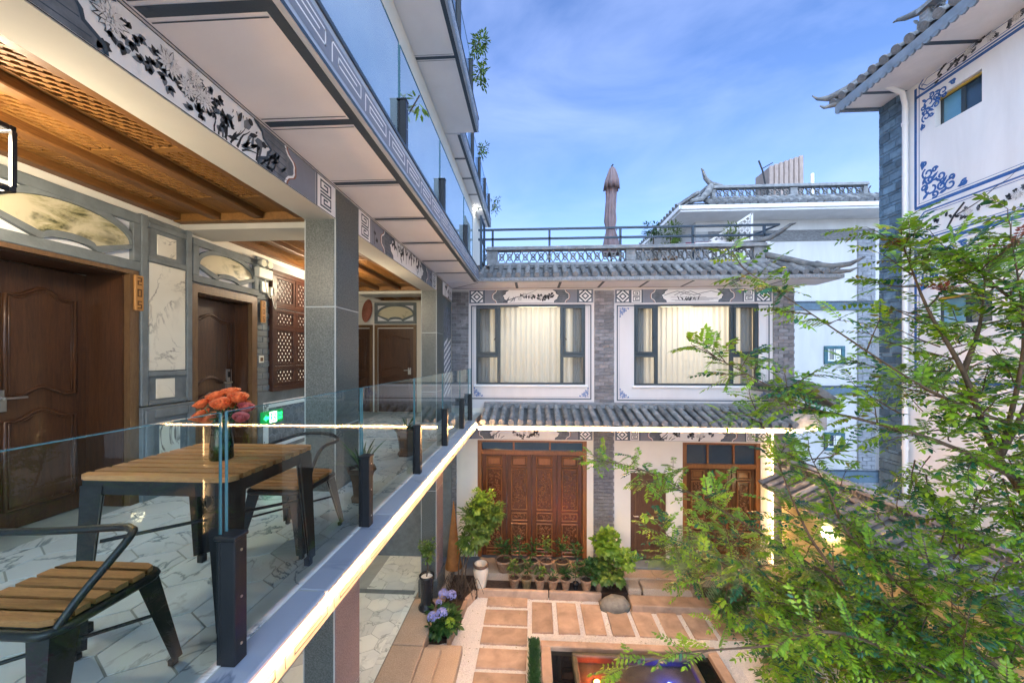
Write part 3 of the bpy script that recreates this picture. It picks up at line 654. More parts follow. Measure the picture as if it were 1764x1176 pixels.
# wooden ceiling in each bay
def ceiling_bay(y0, y1):
    g = sub('wood_ceiling', hotel, (-2.9, (y0 + y1) / 2, 2.66)); xs = [-3.50, -3.12, -2.70, -2.24]
    b = MB(); b.box(WX - .02, -2.2, y0, y1, 2.90, 2.94); b.build('ceiling_board', m_ceilwood, g)
    for x in (-3.53, -3.12, -2.68, -2.255):
        b = MB(); b.box(x - .05, x + .05, y0, y1 - .09, 2.665, 2.90, 0, .008); b.build('joist', m_ceilwood, g)
    for x0, x1 in ((-3.475, -3.175), (-3.065, -2.735), (-2.625, -2.31)):
        b = MB(); b.box(x0, x0 + .03, y0, y1 - .09, 2.725, 2.75); b.box(x1 - .03, x1, y0, y1 - .09, 2.725, 2.75); b.build('ceiling_rail', m_ceilwood2, g)
        yy = y0 + .1
        while yy < y1 - .3:
            e = min(yy + 1.15, y1 - .45)
            if e - yy < .3: break
            if True:
                b = MB()
                for k, an in enumerate((math.radians(45), math.radians(-45))):
                    for p, q in clip_lines(x0 + .03, x1 - .03, yy, e, .05, an): bar(b, PZ(2.728), p, q, .021, k * .006, .02 + k * .006)
                b.build('carved_grille', m_ceilwood2, g)
            b = MB(); b.box(x0 + .03, x1 - .03, e + .01, e + .06, 2.725, 2.75); b.build('grille_stop', m_ceilwood2, g)
            yy = e + .07
        b = MB(); b.box(x0 + .03, x1 - .03, y1 - .38, y1 - .09, 2.728, 2.75); b.build('plain_board', m_ceilwood2, g)
    b = MB(); b.box(WX - .01, -2.205, y1 - .09, y1 - .001, 2.655, 2.90, 0, .006); b.build('end_board', m_ceilwood2, g)
ceiling_bay(-.1, 3.57); ceiling_bay(3.95, 7.36); ceiling_bay(7.76, 8.6)
# upper floors
def soffit(z, y0, y1, x0, x1, ys, parent, fascia=True, h=.25):
    b = MB(); b.box(-6, x1 - .035, y0, y1, z, z + h); s = b.build('upper_slab', m_soffit, parent)
    fz = lambda a, bb, dd: V(a, bb, z - dd)
    d = Decal(fz); d.rect(x1 - .10, x1 - .036, y0, y1, NV); d.build('edge_line', s); d = Decal(fz); d.rect(x0, x0 + .008, y0, y1, NV); d.build('edge_line', s)
    for y in ys:
        d = Decal(fz); d.rect(x0 + .02, x1 - .10, y - .03, y + .03, NV)
        d.rect(x0 + .02, x1 - .11, y - .062, y - .054, NV); d.rect(x0 + .02, x1 - .11, y + .054, y + .062, NV); d.build('soffit_line', s)
    b = MB(); b.box(x1 - .034, x1, y0, y1, z - .004, z + h + .01); f = b.build('slab_fascia', M('fascia_blue', (.40, .47, .56), .7, .1, 5), parent)
    b = MB(); b.box(x1 - .03, x1 + .012, y0, y1, z + h + .012, z + h + .04); b.build('edge_cap', m_navy, parent)
    d = Decal(PX(x1)); d.rect(y0, y1, z - .003, z + .022, NV, 0); d.rect(y0, y1, z + .05, z + h - .03, GR, 0); yy = max(y0, -.5)
    while yy < y1 - .4:
        d.sq([(yy, z + .075), (yy, z + h - .06), (yy + .36, z + h - .06), (yy + .36, z + .105), (yy + .07, z + .105), (yy + .07, z + h - .10), (yy + .30, z + h - .10)], .012, WH); yy += .43
    d.build('key_pattern', f)
soffit(2.948, -3, 7.97, -1.89, -1.16, [.78, 1.66, 2.51, 3.40, 4.30, 5.22, 6.20, 7.10], hotel)
soffit(6.20, -3, 7.97, -1.95, -1.16, [.2, 1.1, 2.0, 2.9, 3.8, 4.7, 5.95], hotel)
soffit(6.20, 8.03, 13.8, -2.4, -1.54, [9.0, 10.0, 11.0, 12.0, 13.0], hotel)
b = MB(); b.box(-6, -1.90, -3, 13.8, 3.2, 6.19); b.box(-6, -2.6, -3, 13.8, 6.46, 9.3); b.box(-6, -1.93, 8.9, 13.8, -.3, 3.2); b.build('upper_wall', m_cream, hotel)
b = MB(); b.box(-6, -4.81, -3, 8.9, -3.45, 3.2); b.build('rear_wall', m_cream, hotel)
# lower corridor
b = MB(); b.box(-4.6, -4.5, -1, 8.7, -3.45, -.32); b.box(-4.6, -1.92, 8.70, 8.9, -3.45, -.32); b.build('lower_wall', m_greystone, hotel)
b = MB(); b.box(-4.6, -2.36, 2.0, 8.7, -3.60, -3.455); lf = b.build('corridor_floor', m_grout, None, kind='structure')
lt = marble('corridor_marble', (.78, .80, .73), (.24, .28, .24), 1.5, .3, .1)
for p in hexes(-3.7, -2.44, 4.6, 7.28, .215, .005) + hexes(-3.4, -2.44, 7.42, 8.69, .215, .004):
    b = MB(); b.ext(p, PZ(-3.455), 0, .005); b.build('hex_tile', lt, lf)
b = MB(); b.box(-3.7, -2.37, 7.285, 7.415, -3.455, -3.4495); b.build('threshold_strip', m_greystone, lf)
yy = 4.4
while yy < 8.6:
    b = MB(); b.box(-2.436, -2.32, yy + .002, yy + .598, -3.455, -3.4497); b.build('border_tile', lt, lf); yy += .6
yy = 3.6; k = 0
while yy < 8.4:
    b = MB(); b.box(-2.316, -1.80 + .02 * (k % 2), yy + .004, yy + 1.19, -3.72, -3.447, 0, .012); b.build('edge_stone', m_sand, lf); yy += 1.2; k += 1

# ---------------------------------------------------------------- glass balustrades
def balustrade(name, label, z, x, posts, y_start, y_end, coated=False, ph=.53, gh=1.065, parent_group=None):
    g = thing(name, label, 'railing', (x, posts[0], z), 'glass railings of the hotel wing')
    gm = m_coated if coated else m_glass
    ys = [y_start] + posts + [y_end]
    for y in posts:
        p = sub('post', g, (x, y, z)); b = MB()
        b.box(x - .03, x + .035, y - .035, y + .035, z, z + ph, 0, .004)
        b.box(x - .052, x - .034, y - .028, y - .006, z + .0, z + ph - .01, 0, .002); b.box(x - .052, x - .034, y + .006, y + .028, z + .0, z + ph - .01, 0, .002)
        b.build('post_body', m_black, p)
        b = MB(); b.box(x - .056, x + .04, y - .04, y + .04, z + ph, z + ph + .018, 0, .004); b.build('post_cap', m_black, p)
        b = MB()
        for zz in (.1, .3, .5): b.tube([(x + .034, y, z + zz - .02), (x + .039, y, z + zz - .02)], .006, 6)
        b.build('bolt', m_steel, p)
    for a, e in zip(ys, ys[1:]):
        a2, e2 = (a + .018 if a in posts else a), (e - .018 if e in posts else e)
        b = MB(); xx = x - .043
        b.poly([(xx, a2, z + .03), (xx, e2, z + .03), (xx, e2, z + gh), (xx, a2, z + gh)])
        p = b.build('glass_panel', gm, g)
        b = MB(); b.box(xx - .007, xx + .005, a2, e2, z + gh + .0005, z + gh + .004); b.box(xx - .007, xx + .005, a2 - .004, a2 - .0005, z + .03, z + gh); b.box(xx - .007, xx + .005, e2 + .0005, e2 + .004, z + .03, z + gh)
        b.build('glass_edge', M_EDGE, p)
    return g
M_EDGE, _n, _l, _b = nt('glass_rim'); _b.inputs['Base Color'].default_value = (.10, .26, .30, 1); _b.inputs['Roughness'].default_value = .08; _b.inputs['Transmission Weight'].default_value = .3
P1 = [1.515, 2.795, 4.085, 5.40, 6.72, 7.62]
balustrade('glass_balustrade', 'clear glass railing with short black posts along the hexagon-tiled balcony', 0, -1.28, P1, -.4, 7.95)
balustrade('glass_balustrade', 'sky-reflecting glass railing above the key-pattern fascia over the balcony', 3.24, -1.25, [.35, 1.95, 3.53, 5.12, 6.93], -1, 7.95, True, .55, 1.12)
balustrade('glass_balustrade', 'topmost glass railing seen against the sky above the hanging plants', 6.49, -1.24, [4.9, 6.2, 7.5], 2.0, 7.95, True, .9, 1.10)
balustrade('glass_balustrade', 'far glass railing on the narrower top balcony behind the roof terrace', 6.49, -1.60, [8.6, 9.9, 11.2, 12.5, 13.7], 8.05, 13.75, True, .9, 1.10)

# ---------------------------------------------------------------- LED tubes
def led(label, pts, r=.02):
    b = MB(); b.tube(pts, r, 8); return b.build('led_strip', m_led, None, label, 'light', 'warm LED strips')
led('glowing LED strip along the balcony edge under the glass railing', [(-1.148, -1, -.068), (-1.148, 7.57, -.068)], .010)

for k, y in enumerate((6.0, 8.15)):  # two unseen lamps added to brighten the lower corridor
    g = thing('added_downlight', 'unseen ceiling lamp added under the balcony slab to light the lower corridor, ' + ('nearer' if k == 0 else 'farther') + ' of the two', 'lamp', (-3.2, y, -.2), 'added lower corridor lamps')
    b = MB(); b.lathe([(0, -.03), (.16, -.03), (.18, 0)], (-3.2, y, -.152), 16); b.build('diffuser', emis('added_corridor_lamp', (1, .88, .66), 22.), g)
    b = MB(); b.lathe([(.18, -.03), (.21, -.03), (.21, 0)], (-3.2, y, -.152), 16); b.build('ring', m_black, g)

# ================================================================ the guest house across the courtyard
FY = 8.75
guest = thing('guest_house', 'two-storey guest house with tiled eaves, big curtained windows and carved doors', 'building', (2, FY, -3.45))
ff = PY(FY)
def wallbox(x0, x1, z0, z1, mat=m_cream, name='wall', y0=FY, y1=FY + .22): b = MB(); b.box(x0, x1, y0, y1, z0, z1); return b.build(name, mat, guest)
# upper storey wall round the two windows, lower storey wall round the doors
W1, W2 = (-1.335, 1.255, .665, 2.56), (2.38, 5.20, .655, 2.545)
D1, D2, D3 = (-1.30, 1.29, -3.45, -.66), (2.30, 3.12, -3.40, -1.38), (3.49, 5.24, -3.45, -.66)
b = MB()
for q in ((-1.93, W1[0], .10, 2.94), (W1[1], W2[0], .10, 2.94), (W2[1], 5.98, .10, 2.94), (W1[0], W1[1], .10, W1[2]), (W1[0], W1[1], W1[3], 2.94), (W2[0], W2[1], .10, W2[2]), (W2[0], W2[1], W2[3], 2.94)): b.box(q[0], q[1], FY, FY + .25, q[2], q[3])
b.build('upper_wall', M('facade_plaster', (.66, .635, .63), .85, .05, 1.2, .1, 70, stretch=(2.5, 2.5, .6)), guest)
b = MB()
for q in ((-1.93, D1[0], -3.45, .10), (D1[0], D1[1], D1[3], .10), (D1[1], D2[0], -3.45, .10), (D2[0], D2[1], D2[3], .10), (D2[1], D3[0], -3.45, .10), (D3[0], D3[1], D3[3], .10), (D3[1], 5.98, -3.45, .10)): b.box(q[0], q[1], FY, FY + .25, q[2], q[3])
b.build('lower_wall', m_cream, guest)
b = MB(); b.box(5.78, 5.98, FY + .26, 13, -3.45, 2.94); b.box(-1.9, 5.98, 12.8, 13, -3.45, 2.94); b.box(-1.9, 5.78, FY + .26, 12.8, 2.80, 2.94); b.box(-1.9, 5.78, FY + .26, 12.8, -.05, .08); b.box(2.0, 2.1, FY + .26, 11, .08, 2.8); b.build('inner_wall', m_room, guest)
# brick piers, every brick of the upper ones its own piece
BW, BH = .225, .082
def brick_pier(x0, x1, z0, z1, single=True, name='brick_pier'):
    g = sub(name, guest, ((x0 + x1) / 2, FY, z0)); b = MB(); b.box(x0, x1, FY - .012, FY - .001, z0, z1); b.build('mortar_bed', m_mortar, g)
    ms = {}; allb = MB(); r = 0; z = z0
    while z + BH * .6 < z1:
        zt = min(z + BH, z1); x = x0 - (BW * .5 if r % 2 else 0)
        while x < x1 - .01:
            a, e = max(x, x0) + .004, min(x + BW, x1) - .004
            if e - a > .03:
                if single:
                    k = (round(e - a, 2), round(zt - z, 2))
                    if k not in ms: ms[k] = MB().box(-(e - a) / 2, (e - a) / 2, -.034, .004, 0, zt - z - .008, 0, .004).mesh('brick', m_brick)
                    place('brick', ms[k], ((a + e) / 2, FY - R.uniform(.0, .004), z), g)
                else: allb.box(a, e, FY - .034 - R.uniform(0, .005), FY - .005, z, zt - .008)
            x += BW
        z += BH; r += 1
    if not single: tag(allb.build('brickwork', m_brick2, g), kind='stuff')
m_brick2 = M('grey_brickwork', (.17, .175, .185), .8, .45, 3.5, .35, 60, stretch=(3, 3, 12))
brick_pier(-1.92, -1.51, .16, 2.90); brick_pier(1.46, 1.92, .16, 2.88); brick_pier(5.50, 5.97, .16, 2.86)
brick_pier(-1.92, -1.80, -3.4, -.1, False); brick_pier(1.44, 1.92, -3.4, -.14, False); brick_pier(5.49, 5.97, -3.4, -.14, False)
# upper wall borders and corner flourishes
for (x0, x1, z0, z1), (wx0, wx1) in (((-1.50, 1.44, .27, 2.575), W1[:2]), ((1.935, 5.48, .25, 2.56), W2[:2])):
    d = Decal(ff); d.frame(x0 + .045, x1 - .045, z0 + .045, z1 - .03, .028, NV, 1); d.frame(x0 + .10, x1 - .10, z0 + .10, z1 - .085, .006, GR, 1)
    for a, sa in ((x0 + .11, 1), (x1 - .11, -1)):
        for bb, sb in ((z0 + .11, 1), (z1 - .095, -1)):
            if (sb < 0 and abs(a - (wx0 if sa > 0 else wx1)) < .3): continue
            d.flourish(a, bb, sa, sb, .24, BL, 2)
    d.build('painted_border', guest)
# friezes
def frieze(x0, x1, z0, z1, keys, seed, kind):
    rg = random.Random(seed); d = Decal(ff, .004); d.rect(x0, x1, z0, z1, GR); h = z1 - z0
    for s, e in ((1, x0), (-1, x1)):
        p = e + s * .03
        for kk in keys:
            w = h * 1.0 if kk == 'd' else h * .72; a0, a1 = sorted((p, p + s * w)); (d.diamond if kk == 'd' else d.keysq)(a0, a1, z0 + .012, z1 - .012, 1)
            p += s * (w + .03); q0, q1 = sorted((p - s * .02, p)); d.rect(q0, q1, z0, z1, NV, 1); p += s * .02
        d.bracket(p + s * .22, z0 + .006, z1 - .006, s, .30, 3)
    n = sum((h * 1.0 if k == 'd' else h * .72) + .05 for k in keys); a, e = x0 + n + .40, x1 - n - .40
    d.poly([(a - .06, z0 + .006), (e + .06, z0 + .006), (e + .12, (z0 + z1) / 2), (e + .06, z1 - .006), (a - .06, z1 - .006), (a - .12, (z0 + z1) / 2)], WH, 2)
    c = (a + e) / 2; mid = z0 + h * .45
    if kind == 0:
        d.twig(a + .05, z0 + .03, .5, (e - a) * .6, .02, rg, 5)
        for k in range(4): d.mum(c + rg.uniform(-.3, .35), mid + rg.uniform(-.04, .05), h * .17, 9)
        for k in range(7): d.inkleaves(c + rg.uniform(-.45, .5), mid + rg.uniform(-.05, .06), .035, 5, h * .18, rg, 5)
        for k in range(6): d.leaf(a + .05 + k * .05, z0 + .02, rg.uniform(.5, 1.5), h * .5, .02, IG, 5)
    else:
        for k in range(4):
            xx = c + rg.uniform(-.4, .5); ww = rg.uniform(.2, .45); zz = z1 - h * .30
            d.stroke([(xx - ww, zz - .05), (xx - ww * .4, zz + .015), (xx, zz + .045), (xx + ww * .4, zz + .005), (xx + ww, zz - .05)], .012, IG, 5)
        for k in range(16): d.leaf(c - .1 + rg.gauss(0, .12), z0 + .03 + rg.uniform(0, .03), rg.uniform(.7, 2.5), rg.uniform(.06, .14), .022, INK, 6)
        for k in range(5): d.stroke([(c + rg.uniform(-.5, .1), z0 + .04 + k * .02), (c + rg.uniform(.2, .6), z0 + .045 + k * .02)], .007, IG, 5)
    d.build('painted_frieze', guest)
frieze(-1.50, 1.44, 2.595, 2.91, ['d'], 3, 0); frieze(1.935, 5.48, 2.58, 2.89, ['d', 'k'], 4, 1)
frieze(-1.78, 1.42, -.635, -.36, ['d'], 5, 0); frieze(1.94, 5.47, -.635, -.36, ['d', 'k'], 6, 0)
# windows with aluminium frames, panes, curtains and lit rooms
def big_window(x0, x1, z0, z1, sa, sb, zm, lamp_e, lampcol):
    g = sub('window', guest, ((x0 + x1) / 2, FY, z0)); fr = .045; yf = FY + .02
    def fbox(a, e, q, r, y0=yf, y1=yf + .07): b = MB(); b.box(a, e, y0, y1, q, r, 0, .004); return b
    for a, e, q, r in ((x0, x1, z0, z0 + fr), (x0, x1, z1 - fr, z1), (x0, x0 + fr, z0 + fr, z1 - fr), (x1 - fr, x1, z0 + fr, z1 - fr), (sa, sa + .075, z0 + fr, z1 - fr), (sb, sb + .075, z0 + fr, z1 - fr)): fbox(a, e, q, r).build('frame_bar', m_frame_al, g)
    for a, e in ((x0 + fr, sa), (sb + .075, x1 - fr)):
        fbox(a, e, zm - .03, zm + .05).build('transom', m_frame_al, g)
        s = MB()
        for q in ((a, e, zm + .05, zm + .10), (a, e, z1 - fr - .05, z1 - fr), (a, a + .05, zm + .10, z1 - fr - .05), (e - .05, e, zm + .10, z1 - fr - .05)): s.box(q[0], q[1], yf - .015, yf + .05, q[2], q[3], 0, .004)
        s.build('sash', m_frame_al, g)
        b = MB(); b.tube([(e - .02 if a == x0 + fr else a + .02, yf - .03, zm + .45), (e - .07 if a == x0 + fr else a + .07, yf - .04, zm + .38)], .009, 6); b.build('handle', m_black, g)
        for q, r in ((zm + .10, z1 - fr - .05), (z0 + fr, zm - .03)):
            b = MB(); b.poly([(a, yf + .03, q), (e, yf + .03, q), (e, yf + .03, r), (a, yf + .03, r)]); b.build('pane', m_winglass, g)
    b = MB(); b.poly([(sa + .075, yf + .03, z0 + fr), (sb, yf + .03, z0 + fr), (sb, yf + .03, z1 - fr), (sa + .075, yf + .03, z1 - fr)]); b.build('pane', m_winglass, g)
    def curtain(a, e, ph, mat, y, amp=.035, wl=.13):
        n = int((e - a) / .018); b = MB(); vs = []
        for i in range(n + 1):
            x = a + (e - a) * i / n; o = amp * math.sin(x / wl * 6.28 + ph) + amp * .5 * math.sin(x / wl * 2.3 + ph * 2)
            vs += [(x, y + o, z0 + .03), (x, y + o * .5, z1 - .02)]
        b.add(vs, [(2 * i, 2 * i + 2, 2 * i + 3, 2 * i + 1) for i in range(n)], 0, True); b.build('curtain', mat, g)
    curtain(x0 + .25, x1 - .2, .5, m_curtain, FY + .32); curtain(x0 + .02, x0 + .30, 1.2, m_greycurtain, FY + .26, .03, .09); curtain(x1 - .27, x1 - .02, 2.2, m_greycurtain, FY + .26, .03, .09)
    lamp = bpy.data.lights.new('room_light', 'AREA'); lamp.energy = lamp_e; lamp.color = lampcol; lamp.size = 1.2; lo = bpy.data.objects.new('room_light', lamp); COL.objects.link(lo); lo.location = ((x0 + x1) / 2 + .2, FY + 1.3, 2.70)
    b = MB(); cx = (x0 + x1) / 2 + .2; b.tube([(cx, FY + 1.3, 2.72), (cx, FY + 1.3, 2.79)], .62, 20); r_ = b.build('ceiling_lamp', emis('unseen_room_lamp', (1, .8, .5), 1.2), None, 'unseen ceiling lamp added to light the room behind the curtain of the ' + ('first' if x0 < 0 else 'second') + ' upstairs window', 'lamp', 'unseen room lamps')  # unseen lamp disc, added with the area light to light the room
    b = MB(); b.box(x0 - .05, x1 + .05, FY - .045, FY - .001, z0 - .05, z0 - .002, 0, .006); b.build('sill', m_pwhite, g)
big_window(*W1, -.83, .67, 1.34, 7.5, (1, .90, .74)); big_window(*W2, 2.86, 4.57, 1.34, 16, (1, .86, .66))
m_leafwood_shade = wood('shaded_leaf_wood', (.07, .02, .006), (.15, .047, .013), .35, (10, 10, 1), .3)  # darkened copy of the carved-door wood; shade in the panel recesses is coloured in
# carved wooden doors of the big doorway
def carved_doors(x0, x1, z0, z1, n, tz, seed):
    rg = random.Random(seed); g = sub('carved_doorway', guest, ((x0 + x1) / 2, FY, z0)); y = FY + .05
    b = MB()
    for q in ((x0, x0 + .10, z0, z1), (x1 - .10, x1, z0, z1), (x0 + .10, x1 - .10, z1 - .05, z1), (x0 + .10, x1 - .10, tz - .10, tz)): b.box(q[0], q[1], y - .04, y + .08, q[2], q[3], 0, .006)
    b.build('door_frame', m_redwood, g)
    b = MB(); b.poly([(x0 + .1, y + .03, tz), (x1 - .1, y + .03, tz), (x1 - .1, y + .03, z1 - .05), (x0 + .1, y + .03, z1 - .05)]); b.build('transom_pane', m_darkglass, g)
    b = MB(); k = 3
    for i in range(1, k): xx = x0 + (x1 - x0) * i / k; b.box(xx - .02, xx + .02, y - .02, y + .04, tz + .002, z1 - .052)
    b.build('transom_bar', m_redwood, g)
    a, e = x0 + .10, x1 - .10; w = (e - a) / n
    for i in range(n):
        q0, q1 = a + i * w + .006, a + (i + 1) * w - .006
        b = MB(); b.box(q0, q1, y + .015, y + .06, z0 + .01, tz - .104, 0, .004); lf = b.build('door_leaf', m_leafwood_shade, g)
        H = tz - .11 - z0; mgn = .10
        for p0, p1, carve in ((.885, .985, 0), (.46, .87, 1), (.355, .44, 2), (.08, .335, 1), (.015, .065, 0)):
            u0, u1 = z0 + H * p0, z0 + H * p1; b = MB()
            for q in ((q0 + mgn, q1 - mgn, u0, u0 + .03), (q0 + mgn, q1 - mgn, u1 - .03, u1), (q0 + mgn, q0 + mgn + .03, u0 + .03, u1 - .03), (q1 - mgn - .03, q1 - mgn, u0 + .03, u1 - .03)): b.box(q[0], q[1], y - .03, y + .014, q[2], q[3], 0, .012)
            if not carve: b.box(q0 + mgn + .05, q1 - mgn - .05, y - .002, y + .014, u0 + .045, u1 - .045, 0, .006)
            b.build('panel_moulding', m_redwood, lf)
            if carve:
                b = MB(); xa, xb, za, zb = q0 + mgn + .04, q1 - mgn - .04, u0 + .05, u1 - .05
                cnt = int((xb - xa) * (zb - za) / .0022)
                for k in range(cnt):
                    px, pz = rg.uniform(xa + .02, xb - .02), rg.uniform(za + .02, zb - .02) if zb - za > .06 else (za + zb) / 2
                    an = rg.uniform(0, 6.28); ln = rg.uniform(.018, .05)
                    pts = [(px + math.cos(an + t * 1.4) * ln * t, y + .010 - .018 * math.sin(math.pi * min(1, t + .2)), pz + math.sin(an + t * 1.4) * ln * t) for t in (0, .35, .7, 1)]
                    b.tube(pts, [.006, .014, .012, .005], 5)
                tag(b.build('carving', m_redwood, lf), kind='stuff')
    return g
carved_doors(*D1, 4, -.90, 1); carved_doors(*D3, 3, -1.16, 2)
b = MB(); b.box(D2[0], D2[1], FY + .04, FY + .09, D2[2], D2[3], 0, .004); dr = b.build('side_door', m_doorwood2 if False else wood('side_door_wood', (.07, .028, .012), (.15, .07, .03), .4, (10, 10, 1), .2), guest)
b = MB()
for q in ((D2[0] + .1, D2[1] - .1, -3.22, -3.19), (D2[0] + .1, D2[1] - .1, -2.42, -2.39), (D2[0] + .1, D2[1] - .1, -1.56, -1.53), (D2[0] + .1, D2[0] + .13, -3.19, -1.56), (D2[1] - .13, D2[1] - .1, -3.19, -1.56)): b.box(q[0], q[1], FY + .022, FY + .039, q[2], q[3], 0, .005)
b.build('panel_moulding', m_frame, dr)
b = MB(); b.tube([(D2[0] + .08, FY + .04, -2.4), (D2[0] + .08, FY, -2.4), (D2[0] + .18, FY - .005, -2.4)], .012, 6); b.build('door_handle', m_steel, dr)

# tiled roofs: every cover tile row and trough is its own piece
def tile_roof(parent, A, B, up, n, r=.06, seg=3, name='roof', wob=.004, under=True):
    A, B, up = Vector(A), Vector(B), Vector(up); g = sub(name, parent, (A + B) / 2)
    L = (B - A) / n; u = up.normalized(); side = L.normalized(); nor = side.cross(u).normalized()
    if nor.z < 0: nor = -nor
    ln = up.length
    def halftube(rad, lift, flip):
        b = MB(); k = 8; rows = []
        for s in range(seg):
            for t, rr in ((s / seg, rad * 1.06), ((s + .96) / seg, rad * .90)):
                rows.append([u * (ln * t) + nor * lift + side * (math.cos(math.pi * j / k) * rr) + nor * (math.sin(math.pi * j / k) * rr * (-.55 if flip else 1)) for j in range(k + 1)])
        vs = [p for rw in rows for p in rw]; w = k + 1
        b.add(vs, [(i * w + j, i * w + j + 1, (i + 1) * w + j + 1, (i + 1) * w + j) for i in range(len(rows) - 1) for j in range(k)], 0, True)
        return b
    c = halftube(r, .03, False); k = 12; ctr = nor * (.03 + r * .35) - u * .006
    c.add([ctr + (side * math.cos(2 * math.pi * j / k) + nor * math.sin(2 * math.pi * j / k)) * r * 1.02 for j in range(k)] + [ctr + u * .03 + (side * math.cos(2 * math.pi * j / k) + nor * math.sin(2 * math.pi * j / k)) * r * 1.02 for j in range(k)],
          [list(range(k))] + [(j, (j + 1) % k, k + (j + 1) % k, k + j) for j in range(k)], 1)
    c.add([ctr - u * .006 + (side * math.cos(2 * math.pi * j / k) + nor * math.sin(2 * math.pi * j / k)) * r * .62 for j in range(k)], [list(range(k))], 1)
    cm = c.mesh('cover_tile', [m_tile, m_tilecap]); pm = halftube(L.length / 2 * .98, .035, True).mesh('pan_tile', [m_tile, m_tilecap])
    for i in range(n + 1):
        place('cover_tile', cm, A + L * i + nor * R.uniform(0, wob), g, rot=(0, 0, R.uniform(-.008, .008)))
        if i < n: place('pan_tile', pm, A + L * (i + .5), g)
    if under:
        b = MB(); t = nor * -.02
        b.add([A + t, B + t, B + up + t, A + up + t, A + t * 3, B + t * 3, B + up + t * 3, A + up + t * 3], [(0, 1, 2, 3), (7, 6, 5, 4), (0, 4, 5, 1), (1, 5, 6, 2), (2, 6, 7, 3), (3, 7, 4, 0)]); b.build('roof_deck', m_ridge, g)
    return g
def lattice_parapet(parent, fn, a0, a1, z0, z1, unit, piers, name='ridge_lattice'):
    """openwork of interlocking rings between small piers"""
    g = sub(name, parent, fn((a0 + a1) / 2, z0, 0)); h = z1 - z0
    b = MB(); c0 = fn(0, 0, 0); loc = lambda a, bb, dd: fn(a, bb, dd) - c0; k = .46
    for sx in (-1, 1):
        for sy in (-1, 1):
            pts = [(sx * unit * k * t + sx * unit * .05 * math.sin(math.pi * t), sy * h * .5 * t - sy * h * .05 * math.sin(math.pi * t)) for t in (0, .33, .66, 1)]
            for p, q in zip(pts, pts[1:]): bar(b, loc, p, q, .02, -.028, .028)
    ring = [(unit * .26 * math.cos(a), h * .26 * math.sin(a)) for a in [i * math.pi / 5 for i in range(11)]]
    for p, q in zip(ring, ring[1:]): bar(b, loc, p, q, .016, -.022, .022)
    me = b.mesh('ring_tile', m_tile); xs = a0; edges = sorted([a0] + [x for p in piers for x in p] + [a1]); spans = list(zip(edges[0::2], edges[1::2]))
    for s, e in spans:
        n = max(1, round((e - s) / unit))
        for i in range(n): place('ring_tile', me, fn(s + (e - s) * (i + .5) / n, (z0 + z1) / 2, 0), g)
    for p0, p1 in piers:
        b = MB(); k = 0; z = z0
        while z < z1 - .01:
            b.ext([(p0 + .003 * (k % 2), z), (p1 - .003 * (k % 2), z), (p1 - .003 * (k % 2), min(z + .034, z1)), (p0 + .003 * (k % 2), min(z + .034, z1))], fn, -.05, .05 + .006 * (k % 2)); z += .036; k += 1
        b.build('parapet_pier', m_ridge, g)
    return g
# upper eave
tile_roof(guest, (-1.13, 8.0, 3.045), (6.30, 8.0, 3.045), (0, .56, .33), 36, .062)
b = MB(); b.box(-1.16, 6.45, 7.97, 8.02, 2.955, 3.035, 0, .006); fa = b.build('eave_board', m_ridge, guest)
d = Decal(PY(7.97)); x = -1.1
while x < 6.3: d.stroke([(x, 3.02), (x, 2.985), (x + .05, 2.985)], .008, NV); d.stroke([(x + .10, 2.97), (x + .10, 3.0)], .008, NV); x += .205
d.build('eave_pattern', fa)
b = MB(); b.box(-1.9, 6.45, 8.02, 8.748, 2.948, 2.97); so = b.build('eave_soffit', m_soffit, guest)
fs_ = lambda a, bb, dd: V(a, bb, 2.948 - dd)
for x in (-.35, .62, 1.55, 2.5, 3.45, 4.4, 5.35): d = Decal(fs_); d.rect(x - .03, x + .03, 8.06, 8.74, NV); d.build('soffit_line', so)
d = Decal(fs_); d.rect(-1.2, 6.4, 8.03, 8.055, NV); d.build('edge_line', so); d = Decal(fs_); d.stroke([(-1.19, 8.06), (-1.9, 8.72)], .03, NV); d.build('mitre_line', so)
b = MB(); b.box(-1.05, 5.30, 8.52, 8.70, 3.42, 3.50, 0, .01); b.box(-1.0, 5.25, 8.54, 8.68, 3.38, 3.42); b.build('parapet_ledge', m_ridge, guest)
b = MB(); b.box(-1.08, 5.32, 8.50, 8.72, 3.79, 3.83, 0, .008); b.box(-1.05, 5.25, 8.52, 8.70, 3.832, 3.875, 0, .008); b.build('parapet_cap', m_ridge, guest)
lattice_parapet(guest, PY(8.61), -1.05, 5.25, 3.50, 3.79, .19, [(-1.05, -.80), (2.15, 2.36), (4.98, 5.22)])
b = MB(); b.tube([(4.6, 8.61, 3.87), (5.0, 8.61, 3.90), (5.35, 8.61, 4.0), (5.62, 8.61, 4.16), (5.80, 8.61, 4.29), (5.92, 8.61, 4.32)], [.05, .055, .055, .05, .035, .012], 8); b.build('swept_ridge_end', m_tile, guest)
b = MB(); b.box(-1.9, 5.98, 8.72, 13, 2.98, 3.5); b.build('terrace_slab', m_conc, guest)
b = MB(); b.tube([(5.25, 8.60, 3.62), (5.65, 8.45, 3.46), (5.95, 8.25, 3.30), (6.25, 8.05, 3.20), (6.5, 7.9, 3.22), (6.72, 7.82, 3.34)], [.07, .075, .075, .07, .05, .015], 8)
b.tube([(5.3, 8.55, 3.46), (5.95, 8.2, 3.16), (6.3, 8.0, 3.08), (6.5, 7.9, 3.08), (6.6, 7.86, 3.13)], [.05, .06, .05, .035, .012], 8); b.build('hip_ridge', m_tile, guest)
